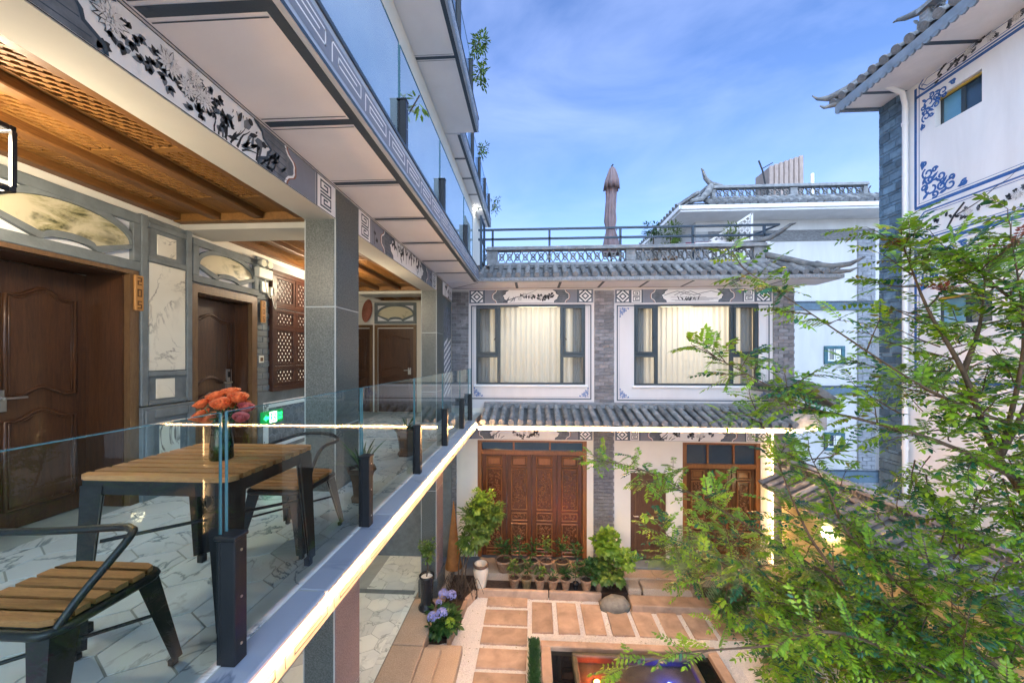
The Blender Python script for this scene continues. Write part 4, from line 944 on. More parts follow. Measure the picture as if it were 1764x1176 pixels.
# lower eave with its brick ledge
tile_roof(guest, (-1.02, 7.62, -.085), (5.22, 7.62, -.085), (0, .92, .235), 32, .062, 4)
for z0, z1, y0, x in ((.145, .185, 8.46, 0), (.19, .225, 8.52, .02), (.23, .262, 8.56, .04)):
    b = MB(); b.box(-1.12, 5.97, y0, 8.70, z0, z1, 0, .005); b.build('ledge_course', m_ridge, guest)
b = MB(); b.box(-1.12, 5.30, 7.66, 8.74, -.20, -.165); b.build('lower_soffit', m_cream, guest)
b = MB(); b.box(-1.12, 5.36, 7.615, 7.655, -.20, -.115, 0, .004); b.build('eave_board', m_cream, guest)
# little gable closing the lower roof
b = MB(); b.ext([(5.25, -.16), (5.95, -.16), (5.95, .18), (5.25, .50)], PY(8.0), -.5, .22); b.build('gable_wall', m_ridge, guest)
b = MB()
for p, q in (((4.9, .62), (5.62, .70)), ((5.62, .70), (6.2, .30))): bar(b, PY(8.0), p, q, .085, -.55, .30)
for p, q in (((4.95, .72), (5.66, .79)), ((5.66, .79), (6.22, .40))): bar(b, PY(8.0), p, q, .06, -.5, .22)
b.build('gable_cap', m_tile, guest)
led('glowing LED strip along the lower tiled eave', [(-1.13, 7.588, -.142), (5.30, 7.588, -.142)], .0105)
b = MB(); b.box(-1.13, 5.30, 7.57, 7.612, -.118, -.108, 0, .002); b.build('led_shield_lip', m_ridge, guest)  # added lip that keeps the LED light off the wall above
led('looped LED tube at the end of the lower eave', [(5.32, 7.60, -.13), (5.62, 7.62, -.12), (5.72, 7.72, -.12), (5.72, 7.86, -.12), (5.6, 7.95, -.12), (5.30, 7.98, -.12)], .018)
led('upright LED strip beside the lit brick pier', [(5.46, 8.69, -.4), (5.46, 8.69, -3.4)], .014)['category'] = 'light'
COL.objects['led_strip.002'].data.materials[0] = m_led_low; COL.objects['led_strip.003'].data.materials[0] = m_led_low
# roof terrace: railing, parasol, awning, trellis
rl = thing('terrace_railing', 'black two-bar railing along the roof terrace', 'railing', (2, 8.9, 3.5))
for x in (-.95, .42, 2.10, 3.78, 5.40):
    b = MB(); b.box(x - .025, x + .025, 8.87, 8.92, 3.5, 4.37, 0, .004); b.build('post', m_navy, rl)
for z in (4.14, 4.37):
    b = MB(); b.box(-1.3, 5.75, 8.87, 8.92, z, z + .045, 0, .004); b.build('rail', m_navy, rl)
    b = MB(); b.tube([(5.73, 8.895, z + .02), (5.2, 11.2, z + .02)], .025, 6); b.build('rail', m_navy, rl)
gg = thing('glass_gate', 'dark-framed glass screen where the upper balcony meets the roof terrace', 'screen', (-1.1, 8.3, 3.3))
for y in (8.02, 8.55):
    b = MB(); b.box(-1.14, -1.09, y, y + .05, 3.24, 4.42, 0, .004); b.build('post', m_navy, gg)
for z in (4.36, 3.9, 3.4):
    b = MB(); b.box(-1.135, -1.095, 8.07, 8.55, z, z + .045, 0, .004); b.build('rail', m_navy, gg)
b = MB(); b.poly([(-1.115, 8.07, 3.445), (-1.115, 8.55, 3.445), (-1.115, 8.55, 4.36), (-1.115, 8.07, 4.36)]); b.build('pane', m_glass, gg)
um = thing('parasol', 'closed mauve-grey parasol standing on the roof terrace', 'parasol', (2.12, 10.0, 3.5))
b = MB(); n = 48; prof = [(.03, 6.40), (.075, 6.34), (.11, 6.22), (.16, 6.02), (.185, 5.88), (.135, 5.86), (.12, 5.6), (.125, 5.2), (.14, 4.95), (.10, 4.72), (.155, 4.5), (.20, 4.25), (.22, 4.05)]
vs = []
for k, (r0, z) in enumerate(prof):
    for j in range(n):
        a = 2 * math.pi * j / n; fold = abs(math.sin(4 * a + .25 * math.sin(z * 3))) ** .6; r = r0 * (.66 + .5 * fold + .06 * math.sin(j * 2.7 + z * 4)); zz = z - (.10 * fold if k == 4 else 0)
        vs.append((2.12 + r * math.cos(a) + .025 * math.sin(z * 2.2), 10 + r * math.sin(a), zz))
b.add(vs, [(i * n + j, i * n + (j + 1) % n, (i + 1) * n + (j + 1) % n, (i + 1) * n + j) for i in range(len(prof) - 1) for j in range(n)], 0, True); b.build('canopy', m_canvas, um)
b = MB(); b.tube([(2.12, 10, 3.5), (2.12, 10, 6.3)], .028, 8); b.tube([(2.12, 10, 6.3), (2.13, 10, 6.42), (2.17, 10, 6.47)], .02, 6); b.build('pole', m_black, um)
b = MB(); b.tube([(2.12 + .145 * math.cos(a), 10 + .145 * math.sin(a), 4.72) for a in [k * .6283 for k in range(10)]], .014, 6, closed=True); b.build('tie_strap', m_pwhite, um)
b = MB(); b.lathe([(.0, .0), (.3, 0), (.3, .06), (.05, .1)], (2.12, 10, 3.5), 16); b.build('base', m_black, um)
aw = thing('awning', 'low red awning with a white edge on the roof terrace', 'awning', (5.0, 10.4, 3.5))
b = MB(); b.add([(4.35, 10.0, 4.33), (6.15, 10.0, 4.33), (5.95, 11.2, 4.72), (4.55, 11.2, 4.72), (4.35, 10.0, 4.29), (6.15, 10.0, 4.29), (5.95, 11.2, 4.68), (4.55, 11.2, 4.68)], [(0, 1, 2, 3), (7, 6, 5, 4), (0, 4, 5, 1), (1, 5, 6, 2), (2, 6, 7, 3), (3, 7, 4, 0)]); b.build('cover', m_redawn, aw)
b = MB(); b.box(4.3, 6.2, 9.95, 9.998, 4.24, 4.33); b.build('edge', m_pwhite, aw)
for x in (4.4, 6.1): b = MB(); b.box(x - .03, x + .03, 10.05, 10.11, 3.5, 4.29); b.build('leg', m_navy, aw)
tr = thing('trellis', 'white triangular lattice trellis above the red awning', 'trellis', (5.7, 10.6, 3.5))
b = MB(); T0, T1, TZ = 4.95, 6.10, (4.55, 5.30)
for an in (.785, -.785):
    for p, q in clip_lines(T0, T1, TZ[0], TZ[1], .11, an):
        lim = lambda x: TZ[0] + (TZ[1] - TZ[0]) * (x - T0) / (T1 - T0)
        seg = [(p[0] + (q[0] - p[0]) * i / 10, p[1] + (q[1] - p[1]) * i / 10) for i in range(11)]; seg = [s for s in seg if s[1] <= lim(s[0])]
        if len(seg) > 1: bar(b, PY(10.6), seg[0], seg[-1], .03, -.01, .01)
b.build('lattice', m_pwhite, tr)
b = MB(); bar(b, PY(10.6), (T0, TZ[0]), (T1, TZ[1]), .05, -.02, .02); bar(b, PY(10.6), (T1, 3.5), (T1, TZ[1]), .06, -.02, .02); bar(b, PY(10.6), (T0, TZ[0]), (T1, TZ[0]), .05, -.02, .02); b.build('trellis_frame', m_pwhite, tr)

# ================================================================ the white house further back
BY = 14.0
back = thing('white_house', 'tall white house with grey brick corners and tiled hip roof beyond the courtyard', 'building', (9, BY, -3.5))
b = MB(); b.box(6.05, 12.6, BY, BY + 8, -4, 6.329); b.build('wall', m_farwhite, back)
b = MB(); b.box(12.3, 18, BY + .4, BY + 8, -4, 6.329); b.build('wall', m_farwhite, back)
for x0, x1 in ((6.04, 6.5), (11.75, 12.35)):
    g = sub('brick_corner', back, (x0, BY, -4)); b = MB(); b.box(x0, x1, BY - .02, BY - .002, -4, 5.95); b.build('mortar_bed', m_mortar, g)
    b = MB(); z = -4; r = 0
    while z < 5.85:
        x = x0 - (.15 if r % 2 else 0)
        while x < x1 - .02: b.box(max(x, x0) + .008, min(x + .3, x1) - .008, BY - .045 - R.uniform(0, .01), BY - .021, z, z + .13); x += .3
        z += .145; r += 1
    tag(b.build('brickwork', M('pale_brickwork', (.27, .29, .33), .8, .35, 2.5, .3, 40, stretch=(2, 2, 7)), g), kind='stuff')
b = MB(); b.box(6.5, 12.35, BY - .03, BY - .002, 5.55, 5.95); b.build('brick_band', m_brick2, back)
for z0, z1 in ((3.03, 3.30), (-.06, .24), (-3.2, -2.8)):
    b = MB(); b.box(6.0, 16, BY - .06, BY - .003, z0, z1, 0, .01); b.build('blue_band', M('slate_band', (.10, .16, .22), .7, .2, 5), back)
    b = MB(); b.box(6.0, 16, BY - .075, BY - .003, z1 + .002, z1 + .05); b.build('band_line', m_navy, back)
for (x, z) in ((10.95, 1.40), (10.95, -1.73), (9.6, 4.35), (7.4, 4.35)):
    g = sub('window', back, (x, BY, z - .3))
    for q in ((x - .36, x + .36, z - .33, z - .22), (x - .36, x + .36, z + .22, z + .33), (x - .36, x - .24, z - .22, z + .22), (x + .24, x + .36, z - .22, z + .22)):
        b = MB(); b.box(q[0], q[1], BY - .05, BY - .003, q[2], q[3], 0, .008); b.build('brick_surround', M('teal_brick', (.05, .14, .18), .7, .25, 8), g)
    b = MB(); b.box(x - .24, x + .24, BY - .006, BY - .002, z - .22, z + .22); b.build('pane', m_darkglass, g)
    b = MB()
    for q in (-.22, -.02, .18): b.box(x + q, x + q + .04, BY - .03, BY - .007, z - .22, z + .22)
    b.box(x - .24, x + .24, BY - .04, BY - .031, z - .22, z - .17); b.box(x + .05, x + .18, BY - .02, BY - .0065, z - .17, z + .22); b.build('sash', m_pwhite, g)
# hip roof of the white house
tile_roof(back, (6.2, BY - 1.0, 6.53), (13.2, BY - 1.0, 6.53), (0, .75, .50), 26, .10, 3)
tile_roof(back, (5.1, BY - .8, 6.53), (5.1, BY + 9, 6.53), (.75, 0, .50), 34, .10, 3)
b = MB(); b.box(5.1, 13.4, BY - 1.05, BY - .98, 6.40, 6.53); b.box(5.05, 5.12, BY - 1.05, BY + 9, 6.40, 6.53); b.build('eave_board', m_white, back)
b = MB(); b.box(5.12, 13.4, BY - .98, BY + 8, 6.33, 6.40); b.build('soffit', m_white, back)
b = MB(); b.box(6.5, 11.9, BY - .32, BY - .12, 7.00, 7.08, 0, .01); b.box(6.5, 11.9, BY - .34, BY - .10, 7.41, 7.51, 0, .01); b.build('ridge_cap', m_ridge, back)
b = MB(); b.box(5.9, 13.5, BY - .1, BY + 6, 6.48, 6.98); b.build('roof_core', m_ridge, back)
lattice_parapet(back, PY(BY - .22), 6.5, 11.9, 7.08, 7.41, .27, [(6.5, 6.65), (9.25, 9.5), (11.75, 11.9)])
b = MB(); b.tube([(6.9, BY - .22, 7.53), (6.45, BY - .3, 7.58), (6.22, BY - .4, 7.74), (6.08, BY - .5, 7.98), (6.03, BY - .5, 8.06)], [.06, .09, .07, .04, .015], 8)
b.tube([(6.45, BY - .3, 7.48), (6.2, BY - .6, 7.13), (5.9, BY - .8, 6.83), (5.5, BY - .9, 6.73)], [.12, .12, .1, .06], 8); b.build('swept_ridge_end', m_tile, back)
b = MB(); b.tube([(6.4, BY - .2, 7.48), (5.9, BY + 8, 7.48)], .10, 8); b.build('side_ridge', m_tile, back)
tile_roof(back, (12.6, BY - .6, 6.43), (16.5, BY - .6, 6.43), (0, .8, .45), 14, .10, 3)
pp = thing('drain_pipe', 'white plastic drain pipe down the white house', 'pipe', (12.2, BY - .15, -3))
b = MB(); b.tube([(12.5, BY - .15, 3.0), (12.5, BY - .15, -3.4)], .085, 10); b.build('pipe', m_pipe, pp)
tk = thing('roof_turret', 'ribbed concrete flue standing behind the ridge of the white house', 'chimney', (9.7, BY + 2, 7))
for i in range(7):
    b = MB(); x = 9.95 + i * .20; z1 = 9.35 + i * .065
    b.box(x, x + .165, BY + 2, BY + 2.1, 7.2, z1, 0, .02); b.build('rib', m_conc, tk)
b = MB(); b.add([(9.95, BY + 2.1, 7.2), (11.35, BY + 2.1, 7.2), (11.35, BY + 2.1, 9.72), (9.95, BY + 2.1, 9.3), (9.95, BY + 3, 7.2), (11.45, BY + 3, 7.2), (11.45, BY + 3, 9.7), (9.95, BY + 3, 9.3)], [(0, 1, 2, 3), (7, 6, 5, 4), (0, 4, 5, 1), (1, 5, 6, 2), (2, 6, 7, 3), (3, 7, 4, 0)]); b.build('core', M('flue_core', (.25, .2, .18), .9), tk)
mst = thing('antenna_mast', 'thin leaning antenna mast beside the ribbed flue', 'antenna', (9.7, BY + 1.5, 7.4))
b = MB(); b.tube([(9.65, BY + 1.5, 7.4), (9.35, BY + 1.5, 8.9), (9.2, BY + 1.5, 9.3)], .03, 6); b.build('pole', m_black, mst)
b = MB(); b.tube([(9.3, BY + 1.5, 8.95), (9.75, BY + 1.5, 9.2)], .018, 6); b.build('cross_arm', m_black, mst)
vp = thing('vent_pipe', 'short white vent pipe right of the ribbed flue', 'pipe', (11.8, BY + 1.5, 7.4))
b = MB(); b.tube([(11.65, BY + 2, 7.3), (11.65, BY + 2, 8.95)], .07, 8); b.build('pipe', m_pipe, vp)

# ================================================================ the white house on the right
RX = 7.0
side = thing('side_house', 'white painted house with slate-blue brick corner and curled tiled eaves', 'building', (RX, 5, -3.75))
fr = PXn(RX)
OPN = [(6.13, 6.80, 5.29, 5.80), (6.0, 6.80, 1.86, 2.34), (3.9, 4.7, 5.29, 5.80)]
b = MB(); ys_ = sorted({-9, 7.76} | {v for o in OPN for v in o[:2]}); zs_ = sorted({-4, 6.32} | {v for o in OPN for v in o[2:]})
for ya, yb in zip(ys_, ys_[1:]):
    z_from = -4
    for za, zb in zip(zs_, zs_[1:]):
        hole = any(o[0] <= ya < o[1] and o[2] <= za < o[3] for o in OPN)
        if hole:
            b.box(RX, RX + .16, ya, yb, z_from, za) if za > z_from else None; z_from = zb
    b.box(RX, RX + .16, ya, yb, z_from, 6.32)
b.box(RX + .161, RX + 1.8, -9, 7.76, -4, 6.32); b.build('wall', m_white, side)
g = sub('brick_corner', side, (RX, 7.5, -3.75)); b = MB(); b.box(RX - .03, RX - .002, 7.30, 7.77, -3.75, 6.3); b.build('mortar_bed', m_mortar, g)
bms = {}
z = -2.6; r = 0
while z < 6.2:
    hgt = .145 if r % 2 else .062; y = 7.30 - (.12 if r % 4 < 2 else 0)
    while y < 7.76:
        a, e = max(y, 7.302) + .004, min(y + (.25 if r % 2 else .20), 7.772) - .004
        if e - a > .02:
            k = (round(e - a, 2), hgt)
            if k not in bms: bms[k] = MB().box(-.045, .01, -(e - a) / 2, (e - a) / 2, 0, hgt - .008, 0, .004).mesh('brick', m_bluebrick)
            place('brick', bms[k], (RX - R.uniform(.015, .022), (a + e) / 2, z), g)
        y += .25 if r % 2 else .20
    z += hgt; r += 1
dp = thing('drain_pipe', 'white plastic drain pipe beside the slate-blue brick corner', 'pipe', (RX - .08, 7.2, -3.7))
b = MB(); b.tube([(RX - .55, 7.18, 6.36), (RX - .16, 7.20, 6.20), (RX - .09, 7.22, 6.0), (RX - .09, 7.22, -3.7)], .043, 10); b.build('pipe', m_pipe, dp)
for z in (5.6, 3.6, 1.6, -.4): b = MB(); b.tube([(RX - .09, 7.22, z), (RX - .09, 7.22, z + .06)], .054, 10); b.build('pipe_collar', m_pipe, dp)
def swin(y0, y1, z0, z1):
    g = sub('window', side, (RX, (y0 + y1) / 2, z0)); t = .045; m = (y0 + y1) / 2; X = RX + .09
    b = MB()
    for q in ((y0, y1, z0, z0 + t * .7), (y0, y1, z1 - t, z1), (y0, y0 + t, z0 + .03, z1 - t), (y1 - t, y1, z0 + .03, z1 - t), (m - .03, m + .03, z0 + .03, z1 - t)): b.box(X, X + .05, *q, 0, .004)
    b.build('window_frame', m_frame_al, g)
    b = MB(); b.box(X + .02, X + .03, y0 + .02, m, z0 + .02, z1 - .02); b.build('pane', m_darkglass, g)
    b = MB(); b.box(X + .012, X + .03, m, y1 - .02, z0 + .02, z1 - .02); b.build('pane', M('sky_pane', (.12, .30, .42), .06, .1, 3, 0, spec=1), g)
    b = MB(); b.box(X - .03, X - .001, y0 + .002, y1 - .002, z1 - .035, z1 - .003); b.build('head_strip', M('yellow_sealant', (.55, .38, .06), .6), g)
swin(6.13, 6.80, 5.29, 5.80); swin(6.0, 6.80, 1.86, 2.34); swin(3.9, 4.7, 5.29, 5.80)
d = Decal(fr, .003)
for z0, z1 in ((6.20, 4.02), (3.30, .9)):
    d.rect(-4, 7.14, z1 - .035, z1 + .02, BL); d.rect(7.10, 7.145, z1, z0, BL); d.rect(-4, 7.08, z1 + .05, z1 + .058, BL); d.rect(7.055, 7.065, z1 + .05, z0, BL)
d.rect(-4, 7.14, 3.30, 3.36, BL); d.rect(-4, 7.08, 3.262, 3.27, BL); d.rect(-4, 7.14, 6.0, 6.05, BL)
d.flourish(7.04, 4.08, -1, 1, .80, BL, 1); d.flourish(7.04, 5.95, -1, -1, .62, BL, 1); d.flourish(7.04, 3.24, -1, -1, .80, BL, 1)
rg = random.Random(9)
for y1 in (7.06, 4.9, 2.7):
    for z0, z1 in ((3.42, 3.90), (6.08, 6.30)):
        y0 = y1 - 1.9; c = .09
        for ins, w in ((0, .025), (.045, .01)):
            a, e, q, r2 = y0 + ins, y1 - ins, z0 + ins, z1 - ins; pts = [(a + c, q), (e - c, q), (e, q + c), (e, r2 - c), (e - c, r2), (a + c, r2), (a, r2 - c), (a, q + c), (a + c, q)]
            for p0, p1 in zip(pts, pts[1:]): d.stroke([p0, p1], w, BL)
        mid = (z0 + z1) / 2
        d.stroke([(y1 - .45, z0 + .06), (y1 - .55, mid), (y1 - .7, z1 - .08)], .035, INK, 2); d.twig(y1 - .6, mid, 2.9, .9, .02, rg, 2)
        for k in range(9): d.inkleaves(y1 - .3 - k * .14, mid + rg.uniform(-.05, .08), .05, 3, .06, rg, 3)
        for k in range(3): d.mum(y1 - .75 - k * .3, mid + rg.uniform(-.03, .06), .07, 8)
d.build('wall_painting', side)
# eaves of the side house
tile_roof(side, (RX - .85, 7.85, 6.44), (RX - .85, -3, 6.44), (.8, 0, .5), 50, .075, 3)
b = MB(); b.box(RX - .85, RX - .80, -3, 7.84, 6.27, 6.42); b.box(RX - .80, RX + 1.8, 7.80, 7.84, 6.27, 6.42)
for i in range(90):
    y = 7.84 - i * .12; b.ext([(y, 6.27), (y - .02, 6.235), (y - .06, 6.215), (y - .10, 6.235), (y - .12, 6.27)], PXn(RX - .80), .008, .045)
b.build('eave_board', M('eave_blue', (.20, .25, .31), .7, .2, 5), side)
b = MB(); b.box(RX - .80, RX - .001, -3, 7.80, 6.28, 6.30); so = b.build('soffit', m_white, side)
d = Decal(lambda a, bb, dd: V(a, bb, 6.28 - dd))
for y in (7.76, 7.3, 6.2, 5.0, 3.8): d = Decal(lambda a, bb, dd: V(a, bb, 6.28 - dd)); d.rect(RX - .78, RX - .01, y - .045, y + .03, NV); d.build('soffit_line', so)
b = MB(); b.tube([(RX - .12, 7.0, 7.02), (RX - .40, 7.35, 6.80), (RX - .75, 7.7, 6.62), (RX - .95, 7.88, 6.60), (RX - 1.08, 7.98, 6.66), (RX - 1.16, 8.02, 6.76)], [.085, .09, .085, .06, .03, .012], 8)
b.tube([(RX - .6, 7.6, 6.54), (RX - .85, 7.84, 6.44), (RX - 1.0, 7.92, 6.44), (RX - 1.06, 7.95, 6.50)], [.05, .05, .03, .012], 8); b.build('hip_ridge', m_tile, side)
b = MB(); b.box(RX - .2, RX - .02, -3, 6.9, 6.98, 7.05); b.box(RX - .22, RX, -3, 6.9, 7.36, 7.43); b.build('ridge_cap', m_ridge, side)
lattice_parapet(side, PXn(RX - .11), -1.0, 6.9, 7.05, 7.36, .26, [(6.75, 6.9), (4.5, 4.7)])
b = MB(); b.tube([(RX - .11, 6.6, 7.43), (RX - .11, 6.95, 7.46), (RX - .14, 7.15, 7.54), (RX - .16, 7.28, 7.62), (RX - .17, 7.36, 7.64)], [.05, .065, .05, .03, .012], 8); b.build('swept_ridge_end', m_tile, side)
b = MB(); b.box(RX, RX + 1.8, -9, 7.7, 6.33, 7.0); b.build('roof_core', m_ridge, side)

# ================================================================ tiled garden wall on the right of the courtyard
gw = thing('garden_wall', 'ochre garden wall with tiled coping running from the guest house', 'wall', (5.9, 5, -3.75))
b = MB(); b.box(5.62, 5.82, 1.0, 8.62, -3.75, -1.42); b.build('wall', m_yellow, gw)
tile_roof(gw, (5.10, 8.5, -1.52), (5.10, 1.0, -1.52), (.58, 0, .30), 32, .055, 3)
b = MB(); b.box(5.60, 5.80, 1.0, 8.6, -1.22, -1.16, 0, .008); b.box(5.58, 5.82, 1.0, 8.6, -1.01, -.95, 0, .01); b.build('coping', m_ridge, gw)
lattice_parapet(gw, PXn(5.70), 1.2, 8.5, -1.16, -1.01, .15, [(8.4, 8.5), (1.2, 1.3)])
b = MB(); b.tube([(5.52, 7.25, -2.0), (5.60, 7.25, -2.0)], .12, 12); sp = b.build('wall_lamp', emis('wall_lamp_glow', (1., .9, .55), 6.0), None, 'glowing round lamp on the ochre garden wall behind the leaves', 'lamp')

# ================================================================ balcony furniture
def rslats(g, x0, x1, y0, y1, z, n, t=.02, gap=.008, ov=.0, rc=.04):
    w = (y1 - y0) / n
    for i in range(n):
        a, e = y0 + i * w + gap / 2, y0 + (i + 1) * w - gap / 2; ins = rc if i in (0, n - 1) else 0
        pts = [(x0 + (ins if i == 0 else 0), a), (x1 - (ins if i == 0 else 0), a), (x1 - (ins if i == n - 1 else 0), e), (x0 + (ins if i == n - 1 else 0), e)]
        if i == 0: pts = [(x0 + rc, a), (x1 - rc, a), (x1 - rc * .3, a + rc * .3), (x1, a + rc), (x1, e), (x0, e), (x0, a + rc), (x0 + rc * .3, a + rc * .3)]
        if i == n - 1: pts = [(x0, a), (x1, a), (x1, e - rc), (x1 - rc * .3, e - rc * .3), (x1 - rc, e), (x0 + rc, e), (x0 + rc * .3, e - rc * .3), (x0, e - rc)]
        b = MB(); b.ext(pts, PZ(z), 0, t); b.build('slat', m_slat, g)
def metal_leg(g, top, foot, w0, w1):
    """flared pressed-steel leg with a folded edge and rubber foot"""
    t, f = Vector(top), Vector(foot); sx, sy = (1 if f.x > t.x else -1), (1 if f.y > t.y else -1)
    b = MB()
    def ring(c, w): return [c + V(sx * w * .5, -sy * w * .5, 0), c + V(sx * w * .5, sy * w * .5, 0), c + V(-sx * w * .5, sy * w * .5, 0), c + V(-sx * w * .22, sy * w * .2, 0), c + V(sx * w * .2, sy * w * .2, 0), c + V(sx * w * .2, -sy * w * .22, 0)]
    rs = [ring(t + (f - t) * k, w0 + (w1 - w0) * k) for k in (0, .5, .93)]
    for A, B in zip(rs, rs[1:]):
        b.add(A + B, [(i, (i + 1) % 6, 6 + (i + 1) % 6, 6 + i) for i in range(6)])
    b.add(rs[-1], [list(range(6))]); l = b.build('leg', m_black, g)
    b = MB(); q = t + (f - t) * .93; b.box(q.x - w1 * .36, q.x + w1 * .36, q.y - w1 * .36, q.y + w1 * .36, f.z, q.z, 0, .005); b.build('rubber_foot', m_black, l)
# table
tb = thing('dining_table', 'slatted wooden table with black metal legs behind the glass railing', 'table', (-1.745, 2.05, 0))
X0, X1, Y0_, Y1_ = -2.13, -1.375, 1.60, 2.27
rslats(tb, X0, X1, Y0_, Y1_, .728, 9, .024, .022)
b = MB()
for q in ((X0 + .02, X1 - .02, Y0_ + .02, Y0_ + .05), (X0 + .02, X1 - .02, Y1_ - .05, Y1_ - .02)): b.box(q[0], q[1], q[2], q[3], .66, .727)
for q in ((X0 + .02, X0 + .05, Y0_ + .051, Y1_ - .051), (X1 - .05, X1 - .02, Y0_ + .051, Y1_ - .051)): b.box(q[0], q[1], q[2], q[3], .66, .727)
b.build('apron', m_black, tb)
for sx, x in ((-1, X0 + .07), (1, X1 - .07)):
    for sy, y in ((-1, Y0_ + .07), (1, Y1_ - .07)): metal_leg(tb, (x, y, .70), (x + sx * .045, y + sy * .045, 0), .11, .055)
b = MB(); b.tube([(X0 + .06, Y0_ + .06, .42), (X1 - .06, Y1_ - .06, .42)], .009, 6); b.tube([(X0 + .06, Y1_ - .06, .42), (X1 - .06, Y0_ + .06, .425)], .009, 6); b.build('brace', m_black, tb)
def chair(label, x, y, w, dpt, hoop, yaw=0):
    g = thing('metal_chair', label, 'chair', (x, y, 0), 'slatted metal armchairs'); hw, hd = w / 2, dpt / 2
    rslats(g, x - hw, x + hw, y - hd, y + hd, .43, 6, .02, .016, 0, .05)
    b = MB(); rim = []
    for (sx, sy) in ((1, -1), (1, 1), (-1, 1), (-1, -1)):
        cx, cyy = x + sx * (hw - .05), y + sy * (hd - .05)
        for k in range(5):
            a0 = {(1, -1): -90, (1, 1): 0, (-1, 1): 90, (-1, -1): 180}[(sx, sy)] + 22.5 * k; rim.append((cx + .052 * math.cos(math.radians(a0)), cyy + .052 * math.sin(math.radians(a0)), .412))
    b.tube(rim, .017, 6, closed=True); b.build('seat_rim', m_black, g)
    b = MB(); b.box(x - hw + .03, x + hw - .03, y - hd + .03, y + hd - .03, .405, .428); b.build('seat_pan', m_black, g)
    for sx in (-1, 1):
        for sy in (-1, 1): metal_leg(g, (x + sx * (hw - .05), y + sy * (hd - .05), .41), (x + sx * (hw + .025), y + sy * (hd + .035), 0), .085, .04)
    b = MB(); b.tube([(x - hw + .02, y - hd + .02, .24), (x + hw - .02, y + hd - .02, .24)], .007, 6); b.tube([(x - hw + .02, y + hd - .02, .24), (x + hw - .02, y - hd + .02, .245)], .007, 6); b.build('brace', m_black, g)
    b = MB(); b.tube([(x + p[0], y + p[1], p[2]) for p in hoop], .0135, 8); b.build('arm_hoop', m_black, g)
    return g
def smooth(pts, n=6):
    out = []; P = [Vector(p) for p in pts]
    for i in range(len(P) - 1):
        p0, p1, p2, p3 = P[max(i - 1, 0)], P[i], P[i + 1], P[min(i + 2, len(P) - 1)]
        for k in range(n):
            t = k / n; out.append(.5 * ((2 * p1) + (p2 - p0) * t + (2 * p0 - 5 * p1 + 4 * p2 - p3) * t * t + (3 * p1 - p0 - 3 * p2 + p3) * t ** 3))
    return [tuple(p) for p in out + [P[-1]]]
chair('slatted metal armchair nearest the camera at the near end of the table', -1.74, 1.275, .40, .36,
      smooth([(.19, -.16, .41), (.22, -.11, .50), (.275, -.01, .645), (.25, .015, .668), (.20, .015, .67), (0, -.02, .668), (-.22, -.05, .668), (-.275, -.06, .645), (-.22, -.13, .50), (-.19, -.16, .41)]))
chair('slatted metal armchair at the far end of the table by the column', -1.70, 2.55, .38, .42,
      smooth([(.17, -.14, .41), (.20, -.10, .56), (.21, .0, .66), (.215, .20, .67), (.10, .27, .70), (-.10, .27, .70), (-.215, .20, .67), (-.21, .0, .66), (-.20, -.10, .56), (-.17, -.14, .41)]))
# vase of roses
VX, VY, VZ = -1.68, 1.91, .753
vs = thing('glass_vase', 'green glass vase standing on the slatted table', 'vase', (VX, VY, VZ))
b = MB(); b.lathe([(0, .0), (.052, 0), (.056, .012), (.052, .09), (.044, .16), (.046, .212), (.050, .225)], (VX, VY, VZ), 20); b.build('vessel', m_vase, vs)
b = MB(); b.lathe([(0, .013), (.049, .013), (.045, .10), (.0, .102)], (VX, VY, VZ), 16); b.build('water', glass('vase_water', (.45, .62, .45), 1.33), vs)
bq = thing('rose_bouquet', 'bunch of coral orange roses in the green vase', 'flowers', (VX, VY, VZ + .02))
rr = random.Random(21)
spots = [(-.105, -.02, .27, .042), (-.075, .03, .315, .036), (-.035, -.045, .265, .036), (-.03, .0, .325, .040), (.02, .04, .335, .038), (.035, -.04, .305, .042), (.085, .01, .32, .040), (.115, .03, .29, .034), (.125, -.02, .265, .032), (-.08, -.04, .305, .032), (.06, .07, .30, .034), (0, .07, .30, .034)]
for k, (dx, dy, dz, r) in enumerate(spots):
    dz = (dz - .30) * 1.9 + .295; c = V(VX + dx, VY + dy, VZ + dz); up = V(dx * 3, dy * 3 - .25, .75).normalized(); s1 = up.orthogonal().normalized(); s2 = up.cross(s1)
    b = MB()
    for ring, (n, q, op) in enumerate(((5, .35, .15), (6, .6, .45), (7, .85, .8), (7, 1.05, 1.15))):
        for i in range(n):
            a0 = 6.283 * i / n + ring * .5 + rr.uniform(-.1, .1); w = 6.283 / n * .72; rows = []
            for t, rad, hh in ((0, .18, -.85), (.4, .80, -.45 + .1 * op), (.8, 1.0, .30 - .16 * op), (1., 1.0 + .16 * op, .62 - .26 * op)):
                rows.append([c + (s1 * math.cos(a0 + w * u) + s2 * math.sin(a0 + w * u)) * (r * q * rad) + up * (r * (hh - .06 * abs(u) * 3 * t)) for u in (-1, -.4, .4, 1)])
            b.add([p for rw in rows for p in rw], [(y * 4 + x, y * 4 + x + 1, y * 4 + x + 5, y * 4 + x + 4) for y in range(3) for x in range(3)], 0, True)
    b.build('rose', m_rosep if k in (1, 7, 8) else m_rose, bq)
    b = MB(); b.tube([c - up * r * .6, V(VX + dx * .35, VY + dy * .35, VZ + .20), V(VX - dx * .2, VY - dy * .2, VZ + .03)], .0028, 5); b.build('stem', m_leafd, bq)
